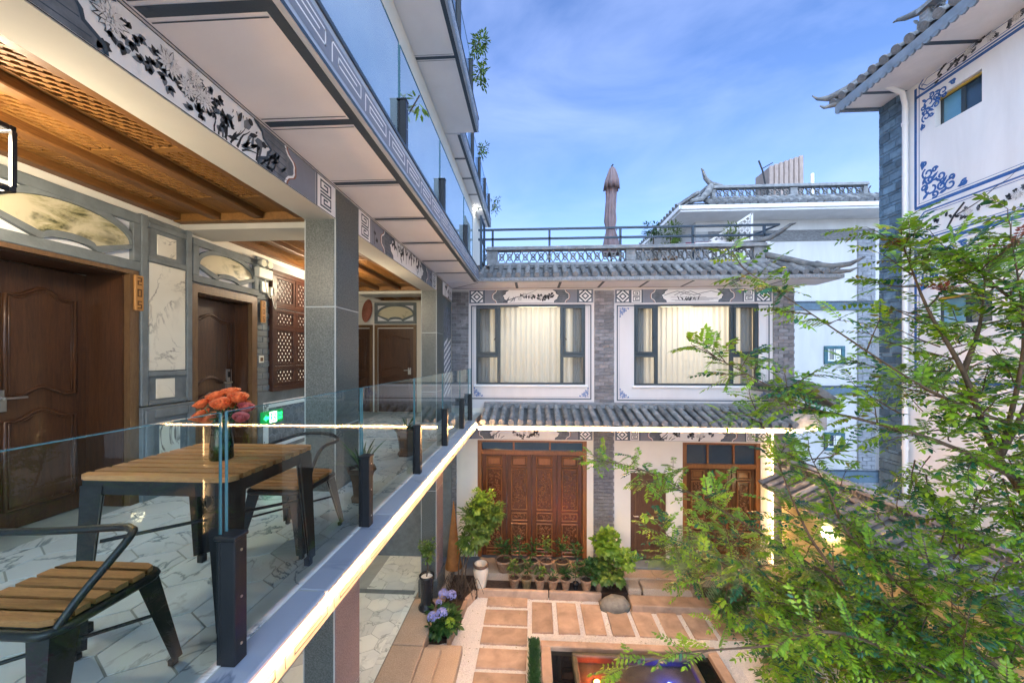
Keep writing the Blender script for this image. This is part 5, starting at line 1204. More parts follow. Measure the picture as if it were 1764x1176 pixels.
def leafquad(b, p, d, ln, wd, up=V(0, 0, 1), fold=.25, m=0):
    d = d.normalized(); s = d.cross(up)
    if s.length < .05: s = d.orthogonal()
    s.normalize(); n = s.cross(d)
    q = [p, p + d * ln * .35 + s * wd * .5 - n * wd * fold * .3, p + d * ln - n * ln * .12, p + d * ln * .35 - s * wd * .5 - n * wd * fold * .3, p + d * ln * .72 + s * wd * .34 - n * (wd * fold * .3 + ln * .05), p + d * ln * .72 - s * wd * .34 - n * (wd * fold * .3 + ln * .05), p + d * ln * .4 + n * .01 * ln]
    b.add(q, [(0, 1, 6), (6, 1, 4, 2), (0, 6, 3), (6, 2, 5, 3)], m)
def rdir(rg, zlo=-1, zhi=1):
    a = rg.uniform(0, 6.283); z = rg.uniform(zlo, zhi); h = math.sqrt(max(0, 1 - z * z)); return V(h * math.cos(a), h * math.sin(a), z)
for k in range(16):
    dd = rdir(rr, -.3, .4); b = MB(); leafquad(b, V(VX, VY, VZ + .235) + dd * .055, dd + V(0, 0, .1), .06, .04); b.build('leaf', m_leafd, bq)
# room number plates, emergency lamp, exit sign, bell, lantern, hat
GL = {'2': [(0, 1), (1, 1), (1, .5), (0, .5), (0, 0), (1, 0)], '0': [(0, 0), (1, 0), (1, 1), (0, 1), (0, 0)], '5': [(1, 1), (0, 1), (0, .5), (1, .5), (1, 0), (0, 0)], '6': [(1, 1), (0, 1), (0, 0), (1, 0), (1, .5), (0, .5)]}
def number_plate(txt, y0, y1, z0, z1, label):
    g = thing('room_number_plate', label, 'sign', (WX + .036, (y0 + y1) / 2, z0), 'wooden room number plates')
    b = MB(); b.box(WX + .036, WX + .056, y0, y1, z0, z1, 0, .005); b.build('plate', m_sign, g)
    h = (z1 - z0) / len(txt); d = Decal(PX(WX + .056), .001)
    for i, ch in enumerate(txt):
        zc = z1 - h * (i + .5); w = (y1 - y0) * .36; pts = [((y0 + y1) / 2 - w / 2 + (x) * w, zc - h * .28 + yv * h * .56) for x, yv in GL[ch]]
        d.sq(pts, .011, 0, 1)
    d.b.build('numerals', m_signink, g)
number_plate('205', 3.075, 3.15, 1.72, 2.035, 'wooden plate numbered 205 beside the nearest door')
number_plate('206', 4.60, 4.68, 1.76, 2.045, 'wooden plate numbered 206 on the brick beside the second door')
em = thing('emergency_light', 'white twin-lamp emergency light above the second door', 'lamp', (WX + .05, 4.63, 2.3))
b = MB(); b.box(WX + .015, WX + .10, 4.50, 4.76, 2.33, 2.46, 0, .01); b.build('housing', m_plastic, em)
for y in (4.575, 4.69):
    b = MB(); c = V(WX + .09, y, 2.52); b.lathe([(.0, -.05), (.03, -.05), (.05, .0), (.052, .02), (.046, .022)], (0, 0, 0), 14)
    b.v = [tuple(c + V(z_, y_, x_ * .9) + V(0, 0, 0)) for x_, y_, z_ in b.v]; h = b.build('lamp_head', m_plastic, em)
    b = MB(); b.tube([(c.x + .018, y, 2.52), (c.x + .022, y, 2.52)], .043, 14); b.build('lens', M('lamp_lens', (.75, .75, .6), .1, .1, 40, .3, 60), h)
b = MB(); b.box(WX + .01, WX + .05, 4.62, 4.74, 2.16, 2.30, 0, .006); b.box(WX + .01, WX + .06, 4.77, 4.84, 2.13, 2.25, 0, .006); b.build('socket', m_plastic, em)
b = MB(); b.tube(smooth([(WX + .06, 4.66, 2.33), (WX + .09, 4.63, 2.24), (WX + .08, 4.68, 2.14), (WX + .06, 4.76, 2.10), (WX + .05, 4.80, 2.13)]), .006, 6); b.tube(smooth([(WX + .05, 4.80, 2.13), (WX + .08, 4.79, 2.02), (WX + .075, 4.84, 1.96), (WX + .06, 4.86, 2.06)]), .005, 6); b.build('cable', m_plastic, em)
bl = thing('door_bell', 'small dark bell switch in a pale surround on the brick strip', 'switch', (WX + .02, 4.65, 1.23))
b = MB(); b.box(WX + .012, WX + .024, 4.60, 4.69, 1.235, 1.325, 0, .004); b.build('surround', m_plastic, bl); b = MB(); b.box(WX + .024, WX + .030, 4.622, 4.668, 1.255, 1.305, 0, .002); b.build('button', m_frame, bl)
ex = thing('exit_sign', 'green glowing exit sign with arrow low on the painted dado', 'sign', (WX + .06, 4.9, .46))
b = MB(); b.box(WX + .02, WX + .055, 4.62, 5.02, .415, .585, 0, .006); b.build('housing', m_exitd, ex)
d = Decal(PX(WX + .055), .001); d.rect(4.66, 4.82, .48, .52, 0, 1); d.poly([(4.635, .50), (4.69, .455), (4.69, .545)], 0, 1); d.b.build('arrow', m_exit, ex)
d = Decal(PX(WX + .055), .001); d.frame(4.755, 4.885, .43, .57, .014, 0, 1); d.disc(4.82, .54, .013, 0, 2); d.stroke([(4.82, .53), (4.815, .49), (4.845, .46), (4.84, .44)], .012, 0, 2); d.stroke([(4.815, .49), (4.79, .45)], .012, 0, 2); d.stroke([(4.79, .515), (4.82, .525), (4.85, .505)], .01, 0, 2); d.b.build('running_figure', m_exitw, ex)
d = Decal(PX(WX + .055), .001)
for i in range(2):
    for j in range(2): d.frame(4.905 + j * .05, 4.945 + j * .05, .455 + i * .055, .495 + i * .055, .009, 0, 1)
d.b.build('lettering', m_exit, ex)
def lantern(x, y, z, label):
    g = thing('lantern', label, 'lamp', (x, y, z - .22), 'corridor lanterns')
    b = MB(); b.box(x - .075, x + .075, y - .075, y + .075, z - .16, z + .12, 0, .03); b.build('shade', m_lamp, g)
    for zz in (-.19, .13):
        b = MB()
        for q in ((-.11, .11, -.11, -.085), (-.11, .11, .085, .11), (-.11, -.085, -.085, .085), (.085, .11, -.085, .085)): b.box(x + q[0], x + q[1], y + q[2], y + q[3], z + zz, z + zz + .03, 0, .004)
        b.build('frame', m_black, g)
    b = MB(); b.box(x - .085, x + .085, y - .008, y + .008, z + .135, z + .155); b.box(x - .008, x + .008, y - .085, y + .085, z + .157, z + .165); b.build('hanger', m_black, g)
    for sx in (-1, 1):
        for sy in (-1, 1): b = MB(); b.box(x + sx * .10 - .01, x + sx * .10 + .01, y + sy * .10 - .01, y + sy * .10 + .01, z - .16, z + .13); b.build('corner_bar', m_black, g)
    b = MB(); b.tube([(x, y, z + .16), (x, y, 2.80)], .008, 6); b.build('cord', m_black, g)
    b = MB(); b.tube([(x, y, z - .19), (x, y, z - .30)], [.012, .02], 6); b.build('tassel', m_redawn, g)
    return g
lantern(-2.835, 1.70, 2.36, 'white glowing lantern hanging at the near end of the corridor ceiling')
lantern(-2.9, 5.45, 2.40, 'unseen lantern added behind the nearer granite column to light the second bay')  # out of sight, added to warm the corridor behind the column
ht = thing('woven_hat', 'round reddish woven hat hung on the corridor end wall', 'hat', (-3.9, 8.6, 2.2))
b = MB(); b.lathe([(.0, .13), (.05, .12), (.11, .06), (.20, .02), (.21, .0), (.19, .0), (.0, .03)], (0, 0, 0), 20); b.v = [(-3.93 + x * .62 + z * .5, 8.60 - z * .8, 2.42 + y * 1.25 + x * .35) for x, y, z in b.v]; b.build('brim', m_straw, ht)
b = MB(); b.tube(smooth([(-3.93, 8.66, 2.42), (-3.85, 8.6, 2.62), (-3.75, 8.64, 2.76)]), .006, 5); b.build('cord', m_straw, ht)
cl = thing('ceiling_lamp', 'small dark ring lamp on the corridor ceiling by the far door', 'lamp', (-3.15, 8.3, 2.8)); b = MB(); b.tube([(-3.15 + .10 * math.cos(a), 8.3 + .10 * math.sin(a), 2.86) for a in [k * .5236 for k in range(12)]], .022, 6, closed=True); b.build('ring', m_black, cl)
b = MB(); b.tube([(-3.15, 8.3, 2.87), (-3.15, 8.3, 2.89)], .08, 12); b.build('diffuser', emis('ring_lamp', (1, .9, .7), 2.), cl)
sl = thing('soffit_lamp', 'bright round lamp lit under the far top balcony', 'lamp', (-1.93, 12.0, 6.1)); b = MB(); b.lathe([(0, -.09), (.08, -.07), (.12, -.02), (.12, .0)], (-1.93, 12.0, 6.19), 16); b.build('globe', m_lampw, sl); b = MB(); b.lathe([(.12, -.03), (.2, -.005), (.2, 0)], (-1.93, 12.0, 6.197), 16); b.build('rose', m_plastic, sl)

# ================================================================ potted plants
def pot_profile(kind, r, h):
    return {'terra': [(0, 0), (r * .62, 0), (r * .66, h * .05), (r * .90, h * .80), (r * 1.0, h * .82), (r * 1.03, h * .97), (r * .97, h), (r * .86, h * .98), (r * .82, h * .86), (0, h * .86)],
            'urn': [(0, 0), (r * .78, 0), (r * .80, h * .05), (r * .62, h * .16), (r * .72, h * .5), (r * .92, h * .84), (r * 1.12, h * .93), (r * 1.12, h * .98), (r * .95, h), (r * .85, h * .9), (0, h * .88)],
            'vase': [(0, 0), (r * .62, 0), (r * .70, h * .1), (r * .92, h * .55), (r * 1.0, h * .74), (r * .86, h * .86), (r * .98, h * .95), (r, h), (r * .84, h), (r * .76, h * .86), (0, h * .8)],
            'tall': [(0, 0), (r * 1.15, 0), (r * 1.15, h * .06), (r * .95, h * .10), (r * .82, h * .2), (r * .88, h * .6), (r * 1.02, h * .95), (r * 1.06, h), (r * .9, h), (r * .86, h * .93), (0, h * .93)]}[kind]
def potted(name, label, cat, x, y, z, kind, r, h, mat, plantfn, soil=m_soil, group=None):
    g = thing(name, label, cat, (x, y, z), group); b = MB(); pf = pot_profile(kind, r, h); b.lathe(pf, (x, y, z), 20 if kind != 'urn' else 6, 0, kind != 'urn'); b.build('pot', mat, g)
    b = MB(); sr = pf[-2][0] * .99; b.lathe([(0, pf[-1][1] + .012), (sr, pf[-1][1] + .006)], (x, y, z), 14); b.build('soil', soil, g)
    plantfn(g, V(x, y, z + pf[-1][1] + .01)); return g
def seedling(rg, h, n, lf, wd, mat, spread=.09):
    def fn(g, p):
        b = MB(); top = p + V(rg.uniform(-.03, .03), rg.uniform(-.03, .03), h); b.tube([p, (p + top) / 2 + V(rg.uniform(-.02, .02), 0, 0), top], [.009, .007, .004], 5); b.build('stem', m_bark, g)
        b = MB()
        for k in range(n):
            t = rg.uniform(.35, 1.05); dd = rdir(rg, -.2, .8); q = p + (top - p) * t + dd * rg.uniform(.0, spread); leafquad(b, q, dd + V(0, 0, .1), lf * rg.uniform(.7, 1.2), wd * rg.uniform(.8, 1.2))
        b.build('leaves', mat, g)
    return fn
rg = random.Random(31)
def ordn(i): return ['first', 'second', 'third', 'fourth', 'fifth', 'sixth', 'seventh', 'eighth'][i]
def at(u, y, zz=None): return (u - 916.4) / 635 * y
backx = [(868, .20, .27, m_terra, 'wide terracotta pot with bushy dark seedling, first from the left in the back row'), (893, .15, .24, m_greenpot, None), (917, .15, .26, m_terra, None), (941, .15, .26, m_terra, None), (968, .16, .26, m_greenpot, None), (995, .14, .22, m_terra, None)]
for i, (u, r, h, mt, lb) in enumerate(backx):
    potted('potted_seedling', lb or 'clay pot with a small dark-leaved plant, %s from the left in the back row' % ordn(i), 'potted plant', at(u, 8.2), 8.22, -3.45, 'terra', r, h, mt, seedling(rg, rg.uniform(.34, .50), 60 if i else 110, .10, .048, m_leafd if i != 3 else m_leafm, .12 if i else .2), group='potted plants in front of the carved doors')
frontx = [(886, .125, .22, m_terra), (907, .125, .22, m_greenpot), (930, .12, .21, m_terra), (952, .12, .21, m_terra), (974, .115, .23, m_terra), (991, .065, .14, m_blackpot), (1009, .13, .23, m_terra), (1030, .105, .20, m_terra)]
for i, (u, r, h, mt) in enumerate(frontx):
    potted('potted_seedling', ('tiny black pot with a thin sprig, sixth from the left in the front row' if i == 5 else 'small clay pot with a leafy sprig, %s from the left in the front row' % ordn(i)), 'potted plant', at(u, 7.88), 7.88, -3.60, 'terra', r, h, mt, seedling(rg, rg.uniform(.16, .34) if i not in (3, 7) else .08, 52 if i not in (3, 7) else 18, .09, .042, m_leafm if i in (0, 2) else m_leafd, .10), group='potted plants in front of the carved doors')
potted('ceramic_jar', 'tall cream glazed jar with dark rim beside the first terracotta pot', 'jar', at(828, 7.85), 7.85, -3.60, 'vase', .165, .50, [m_whitepot], lambda g, p: MB().lathe([(.13, .0), (.165, .05), (.166, .085), (.14, .09)], (p.x, p.y, -3.185), 20).build('dark_rim', m_brownpot, g), group=None)
def stripleaves(n, ln, wd, mat, seed, droop=.5, up=(.3, 1.)):
    def fn(g, p):
        r2 = random.Random(seed)
        for k in range(n):
            dd = rdir(r2, *up); L = ln * r2.uniform(.6, 1.1); s = dd.cross(V(0, 0, 1)).normalized(); b = MB(); pts = []
            for i in range(7):
                t = i / 6; c = p + dd * L * t - V(0, 0, droop * L * t * t); w = wd * (math.sin(math.pi * (.12 + .86 * t)) + .05); pts += [c + s * w / 2, c - s * w / 2]
            b.add(pts, [(2 * i, 2 * i + 1, 2 * i + 3, 2 * i + 2) for i in range(6)], 0, True); b.build('leaf', mat, g)
    return fn
wpeb = m_gravel
potted('potted_orchid', 'spiky long-leaved plant in a flared brown pot just behind the second railing post', 'potted plant', -1.56, 3.30, 0, 'urn', .125, .30, m_brownpot, stripleaves(22, .42, .022, m_leafd, 3, .25, (.45, 1)), wpeb, 'potted plants on the balcony')
potted('potted_orchid', 'spiky long-leaved plant in a flared brown pot further along by the second column', 'potted plant', -1.68, 4.85, 0, 'urn', .15, .36, m_brownpot, stripleaves(22, .40, .022, m_leafd, 4, .3, (.35, 1)), wpeb, 'potted plants on the balcony')
def foliage_ball(g, c, rad, n, ln, wd, mat, seed, name='foliage', shell=.5, sq=(1, 1, 1), droop=.3, clumps=22):
    r2 = random.Random(seed); b = MB(); cs = []
    for k in range(clumps):
        d0 = rdir(r2); cs.append((V(d0.x * sq[0], d0.y * sq[1], d0.z * sq[2]) * rad * r2.uniform(shell, .92), rad * r2.uniform(.20, .36)))
    for k in range(n):
        cc, cr = r2.choice(cs); d0 = rdir(r2); q = V(*c) + cc + d0 * cr * r2.uniform(.3, 1); dd = d0 + cc.normalized() * .6 + V(0, 0, -droop); leafquad(b, q, dd, ln * r2.uniform(.6, 1.2), wd * r2.uniform(.7, 1.2))
    return b.build(name, mat, g)
# mop-headed tree in the soil bed
mt = thing('mophead_tree', 'small mop-headed tree with bare stems in the soil bed', 'tree', (-1.45, 7.75, -3.7))
b = MB(); b.tube(smooth([(-1.50, 7.72, -3.72), (-1.46, 7.74, -3.1), (-1.38, 7.8, -2.6), (-1.2, 7.85, -2.2)]), .022, 6); b.tube(smooth([(-1.43, 7.80, -3.72), (-1.40, 7.82, -3.1), (-1.20, 7.85, -2.5), (-1.0, 7.85, -2.1)]), .016, 6); b.tube(smooth([(-1.58, 7.80, -3.72), (-1.55, 7.82, -3.0), (-1.40, 7.85, -2.3)]), .014, 6); b.build('trunk', m_bark, mt)
cr_ = foliage_ball(mt, (-1.12, 7.85, -2.15), .50, 2600, .085, .05, m_leafm, 5, 'crown', .35, (1, .8, .95), .3, 30)
foliage_ball(mt, (-.82, 7.75, -1.95), .26, 500, .085, .045, m_leafm, 8, 'side_sprays', .3)
foliage_ball(mt, (-1.30, 7.8, -2.55), .34, 800, .085, .045, m_leafm, 9, 'side_sprays', .3)
foliage_ball(mt, (-1.05, 7.85, -1.75), .30, 600, .085, .045, m_leafy, 19, 'top_sprays', .3)
cn = thing('rust_cone', 'tall rust-brown cone standing against the brick behind the mop-headed tree', 'ornament', (-1.72, 8.25, -3.45)); b = MB(); b.lathe([(.20, 0), (.15, .25), (.11, .6), (.055, 1.1), (.005, 1.5)], (-1.78, 8.3, -3.45), 12); b.build('cone', m_rust, cn)
b = MB(); r2 = random.Random(77)
for k in range(24):
    a = r2.uniform(0, 6.28); c = V(-1.62 + r2.uniform(-.2, .25), 7.68 + r2.uniform(-.2, .15), -3.68); b.tube(smooth([c, c + V(.2 * math.cos(a), .12 * math.sin(a), .25), c + V(.26 * math.cos(a), .2 * math.sin(a), .42), c + V(.4 * math.cos(a), .25 * math.sin(a), .1)], 4), .006, 4)
b.build('dry_stems', m_bark, None, 'tangle of dry bare stems at the foot of the mop-headed tree', 'plant')
potted('potted_sapling', 'little tree in a tall black pot on the stone ledge', 'potted plant', -2.0, 6.92, -3.447, 'tall', .135, .62, m_blackpot, lambda g, p: (MB().tube(smooth([tuple(p), (p.x + .02, p.y, p.z + .25), (p.x - .0, p.y, p.z + .5)]), .012, 6).build('trunk', m_bark, g), foliage_ball(g, (p.x + .02, p.y, p.z + .50), .20, 420, .06, .036, m_leafm, 41, 'crown', .2, (1, 1, 1.4)))[0] and None, m_gravel)
hy = thing('hydrangea', 'hydrangea bush with pale blue flower heads by the stone ledge', 'bush', (-1.62, 6.55, -3.74))
foliage_ball(hy, (-1.62, 6.62, -3.50), .36, 420, .13, .085, m_leafd, 51, 'foliage', .4, (.75, 1.1, .55)); 
for k, (x, y, z, r, mt_) in enumerate(((-1.68, 6.92, -3.17, .095, m_hyd), (-1.52, 6.90, -3.18, .095, m_hyd), (-1.72, 6.74, -3.22, .06, m_hyd), (-1.74, 6.36, -3.22, .09, m_hyd), (-1.58, 6.40, -3.18, .10, m_hyd), (-1.42, 6.34, -3.30, .09, m_leafy))):
    b = MB(); r2 = random.Random(k)
    for i in range(110):
        d0 = rdir(r2, -.4, 1); leafquad(b, V(x, y, z) + d0 * r * .85, d0.cross(V(r2.uniform(-1, 1), r2.uniform(-1, 1), .3)), r * .42, r * .36)
    b.build('flower_head', mt_, hy)
# bright shrub and rock
sh = thing('bright_shrub', 'tall lime-green shrub beside the carved doors', 'bush', (1.62, 7.95, -3.6))
b = MB(); b.tube([(1.62, 7.95, -3.6), (1.60, 7.95, -2.6)], .02, 6); b.tube([(1.68, 7.95, -3.6), (1.85, 7.9, -2.9)], .014, 6); b.build('stem', m_bark, sh)
foliage_ball(sh, (1.60, 7.95, -2.62), .30, 520, .11, .10, m_leafy, 61, 'foliage', .3, (1, .8, 1.2)); foliage_ball(sh, (1.62, 7.95, -3.15), .36, 620, .11, .10, m_leafm, 62, 'foliage', .3); foliage_ball(sh, (2.0, 7.85, -2.95), .22, 260, .10, .09, m_leafy, 63, 'foliage', .3); foliage_ball(sh, (1.25, 7.9, -3.2), .24, 240, .09, .07, m_leafd, 64, 'foliage', .3)
rk = thing('rock', 'grey boulder at the foot of the lime-green shrub', 'rock', (1.66, 7.55, -3.75)); b = MB(); b.lathe([(0, .0), (.30, .0), (.30, .10), (.24, .2), (.1, .25), (0, .25)], (0, 0, 0), 11); r2 = random.Random(3); b.v = [(1.66 + x * r2.uniform(.85, 1.1), 7.52 + y * .62 * r2.uniform(.85, 1.1), -3.75 + z * r2.uniform(.9, 1.1)) for x, y, z in b.v]; b.build('boulder', m_pot_stone, rk)
# palms
def palm(label, x, y, z, fr, ln, seed, pot=True, scale=1.):
    r2 = random.Random(seed); g = thing('palm_plant', label, 'palm', (x, y, z), 'feathery palms by the small door')
    if pot:
        b = MB(); b.lathe(pot_profile('terra', .24, .36), (x, y, z), 18); b.build('pot', m_terra, g)
    for k in range(fr):
        b = MB(); a = r2.uniform(0, 6.283); tilt = r2.uniform(.25, .9); hd = V(math.cos(a) * tilt, math.sin(a) * tilt, 1).normalized(); L = ln * r2.uniform(.7, 1.1)
        p = V(x, y, z + .3); pts = []
        for i in range(12):
            t = i / 11; pts.append(p + hd * L * t + V(math.cos(a), math.sin(a), 0) * L * .28 * t * t - V(0, 0, L * .42 * t ** 3))
        b.tube(pts, [.010 * (1 - .7 * i / 11) for i in range(12)], 5); s = hd.cross(V(0, 0, 1)).normalized()
        for i in range(26):
            t = .42 + .58 * i / 25; f = t * 11; i0 = min(int(f), 10); q = pts[i0] + (pts[i0 + 1] - pts[i0]) * (f - i0); dv = (pts[i0 + 1] - pts[i0]).normalized()
            for sg in (-1, 1): leafquad(b, q, dv * .55 + s * sg - V(0, 0, .28 + .2 * r2.random()), .26 * scale * (1.1 - .5 * abs(t - .65)), .022, fold=.1)
        b.build('frond', m_palm, g)
    return g
palm('feathery palm in a terracotta pot right of the small door', 3.35, 7.9, -3.6, 13, 1.35, 71); palm('taller feathery palm in front of the second carved doorway', 4.1, 7.7, -3.6, 14, 1.75, 72); palm('small feathery palm between the steps and the pond', 4.6, 7.2, -3.75, 11, 1.3, 73, False)

# ================================================================ courtyard garden
b = MB(); b.box(-60, 60, -40, 90, -4.2, -3.80); b.build('ground', M('earth', (.30, .27, .23), .95, .2, 2, .4, 12), None, kind='structure')
b = MB(); nx, ny = 90, 70; rg = random.Random(4)
pts = [(-1.82 + 7.4 * i / nx, 1.5 + 6.3 * j / ny, -3.752 + rg.uniform(-.006, .006)) for j in range(ny + 1) for i in range(nx + 1)]
b.add(pts, [(j * (nx + 1) + i, j * (nx + 1) + i + 1, (j + 1) * (nx + 1) + i + 1, (j + 1) * (nx + 1) + i) for j in range(ny) for i in range(nx)]); gb = b.build('gravel_bed', m_gravel, None, kind='structure')
b = MB(); rg = random.Random(8)
for k in range(26000):
    x, y = rg.uniform(-1.8, 3.4), rg.uniform(5.6, 7.75); r = rg.uniform(.006, .013); z = -3.752 + r * .25
    b.add([(x + r, y, z), (x - r * .5, y + r * .8, z), (x - r * .6, y - r * .8, z), (x, y, z + r * .9)], [(0, 1, 3), (1, 2, 3), (2, 0, 3)])
tag(b.build('gravel', m_gravel, None, 'loose white gravel spread between the paving slabs', 'gravel'), kind='stuff')
path = place('garden_path', None, (0, 6.5, -3.75), kind='structure'); path['label'] = 'sandstone slab paths laid in white gravel'
def slab(x0, x1, y0, y1, z1=-3.722):
    rg2 = random.Random(int(x0 * 977 + y0 * 131)); b = MB(); j = lambda: rg2.uniform(-.01, .01); pts = [(x0 + j(), y0 + j()), (x1 + j(), y0 + j()), (x1 + j(), y1 + j()), (x0 + j(), y1 + j())]
    cx, cyy = (x0 + x1) / 2, (y0 + y1) / 2; zt = z1 + j() * .4
    top = [(cx + (x - cx) * .975, cyy + (y - cyy) * .965) for x, y in pts]
    b.add([(x, y, -3.79) for x, y in pts] + [(x, y, zt - .012) for x, y in pts] + [(x, y, zt) for x, y in top], [(0, 1, 5, 4), (1, 2, 6, 5), (2, 3, 7, 6), (3, 0, 4, 7), (4, 5, 9, 8), (5, 6, 10, 9), (6, 7, 11, 10), (7, 4, 8, 11), (8, 9, 10, 11)]); b.build('paving_slab', m_slab, path)
for y0 in (7.43, 6.93, 6.44, 5.94, 5.45, 4.96): slab(-.92, -.09, y0 + .015, y0 + .415 if y0 < 7.4 else 7.74)
for i in range(11): slab(.01 + .487 * i, .40 + .487 * i, 6.78, 7.62)
# stone kerbs, steps and terrace
ter = place('terrace', None, (0, 8.2, -3.6), kind='structure'); ter['label'] = 'stone terrace in front of the guest house'
for x0, x1 in ((-1.15, .35), (.36, 1.45)): b = MB(); b.box(x0, x1 - .01, 7.72, 7.80, -3.80, -3.60 + .02, 0, .012); b.build('kerb_stone', m_slab, ter)
b = MB(); b.box(-1.2, 5.6, 7.80, 8.12, -3.80, -3.602); b.build('lower_ledge', m_soil, ter)
for i in range(7): x = -1.25 + i * .98; b = MB(); b.box(x, x + .97, 8.10, 8.74, -3.70, -3.452, 0, .01); b.build('terrace_stone', m_sand, ter)
for q in ((2.25, 3.17, 8.42, 8.74, -3.45, -3.40, m_greystone), (2.30, 3.30, 7.75, 8.10, -3.75, -3.47, m_sand), (1.98, 3.6, 7.42, 7.76, -3.78, -3.60, m_slab)): b = MB(); b.box(*q[:6], 0, .012); b.build('step', q[6], ter)
b = MB(); b.box(2.0, 2.28, 7.78, 8.3, -3.75, -3.50, 0, .03); b.build('step_cheek', m_sand, ter)
b = MB(); pts = [(-1.80, 7.0), (-1.80, 8.4), (-1.1, 8.4), (-1.15, 7.70), (-1.32, 7.45), (-1.35, 6.9), (-1.42, 6.5), (-1.80, 6.35)]; b.ext(pts, PZ(-3.76), 0, .07); b.build('soil_bed', m_soil, None, kind='structure')
for k, (p, q) in enumerate((((-1.20, 7.70), (-1.33, 7.42)), ((-1.34, 7.40), (-1.38, 6.98)), ((-1.39, 6.96), (-1.46, 6.40)))):
    b = MB(); bar(b, PZ(-3.78), p, q, .07, 0, .20 - .03 * k); b.build('edging_stone', m_slab, ter)
for q in ((-1.79, -1.18, 5.4, 6.24, -3.75, -3.60), (-1.785, -1.50, 5.2, 6.05, -3.60, -3.50)): b = MB(); b.box(*q, 0, .015); b.build('entry_step', m_sand, ter)
# pond
pd = thing('pond', 'square stone pond with black water and a raised inner basin', 'pond', (1.6, 5.5, -3.75))
for q in ((.15, 3.1, 6.32, 6.46), (.15, .32, 4.3, 6.32), (2.93, 3.1, 4.3, 6.32), (.15, 3.1, 4.1, 4.3)): b = MB(); b.box(*q, -3.80, -3.62, 0, .012); b.build('rim_stone', m_slab, pd)
b = MB(); b.box(.32, 2.93, 4.3, 6.32, -3.80, -3.795); b.build('pond_floor', m_basin, pd)
b = MB(); b.poly([(.32, 4.3, -3.70), (2.93, 4.3, -3.70), (2.93, 6.32, -3.70), (.32, 6.32, -3.70)]); b.build('water', m_water, pd)
for q in ((.66, 2.62, 6.10, 6.18), (.66, .74, 4.5, 6.10), (2.54, 2.62, 4.5, 6.10)): b = MB(); b.box(*q, -3.79, -3.58, 0, .015); b.build('basin_wall', m_basin, pd)
b = MB(); b.box(.74, 2.54, 4.5, 6.10, -3.699, -3.692); b.build('basin_floor', m_basin, pd)
b = MB(); b.poly([(.74, 4.5, -3.62), (2.54, 4.5, -3.62), (2.54, 6.10, -3.62), (.74, 6.10, -3.62)]); b.build('basin_water', glass('pond_water', (.8, .85, .8), 1.33, .02), pd)
for nm, x, y, col, e, lb in (('pond_lamp', 1.0, 5.72, (1, .10, .015), 20., 'orange-red lamp glowing under the water of the inner basin'), ('pond_lamp', 2.1, 5.72, (.02, .05, 1), 30., 'blue lamp glowing under the water of the inner basin')):
    g = thing(nm, lb, 'lamp', (x, y, -3.69), 'underwater pond lamps'); b = MB(); b.lathe([(0, .028), (.045, .026), (.055, .01), (.055, 0)], (x, y, -3.69), 14); b.build('lens', emis('pond_glow', col, e), g); b = MB(); b.lathe([(.057, 0), (.075, 0), (.075, .015), (.057, .02)], (x, y, -3.69), 14); b.build('collar', m_black, g)
    ld = bpy.data.lights.new('pond_light', 'POINT'); ld.energy = 9; ld.color = col; ld.shadow_soft_size = .03; lo = bpy.data.objects.new('pond_light', ld); COL.objects.link(lo); lo.location = (x, y, -3.645); lo.parent = g; lo.location = V(0, 0, .05)
pl = thing('grass_planter', 'long white planter box filled with short green grass beside the pond', 'planter', (0.03, 6.0, -3.75))
b = MB()
for q in ((-.06, .135, 6.37, 6.40), (-.06, .135, 5.3, 5.33), (-.06, -.03, 5.33, 6.37), (.105, .135, 5.33, 6.37)): b.box(*q, -3.75, -3.56, 0, .006)
b.build('box', m_whitepot, pl); b = MB(); rg = random.Random(6)
for k in range(2600):
    x, y = rg.uniform(-.04, .115), rg.uniform(5.33, 6.38); leafquad(b, V(x, y, -3.60), V(rg.uniform(-.5, .5), rg.uniform(-.5, .5), 1), rg.uniform(.06, .11), .016)
b.build('grass', m_leafd, pl)
bo = thing('stone_bowl', 'round stone bowl fountain seen through the tree', 'fountain', (3.85, 5.6, -3.75)); b = MB(); b.lathe([(0, 0), (.16, 0), (.12, .12), (.30, .24), (.34, .30), (.30, .31), (.22, .24), (0, .2)], (3.85, 5.7, -3.75), 18); b.build('bowl', m_sand, bo)
mg = thing('magenta_bush', 'magenta-leaved bush showing low behind the tree', 'bush', (4.4, 4.3, -3.75)); foliage_ball(mg, (4.55, 4.6, -3.1), .40, 500, .12, .07, m_mag, 91, 'foliage', .3)
b = MB(); b.tube([(4.55, 4.6, -3.75), (4.55, 4.6, -3.1)], .02, 6); b.build('stem', m_bark, mg)
for k, (x, y, z, r, n, mt_, lb) in enumerate(((4.9, 6.3, -2.9, .7, 900, m_leafm, 'dense green bush against the ochre garden wall'), (3.9, 5.9, -3.25, .45, 500, m_leafd, 'low dark bush beside the stone bowl'), (5.0, 5.0, -2.7, .75, 900, m_leafm, 'tall green bush at the near end of the ochre garden wall'), (3.7, 7.0, -3.3, .4, 420, m_leafd, 'low green bush at the foot of the palms'))):
    g = thing('garden_bush', lb, 'bush', (x, y, -3.75), 'bushes along the garden wall'); foliage_ball(g, (x, y, z), r, n, .15, .05, mt_, 100 + k, 'foliage', .3); b = MB(); b.tube([(x, y, -3.75), (x, y, z)], .025, 6); b.build('stem', m_bark, g)
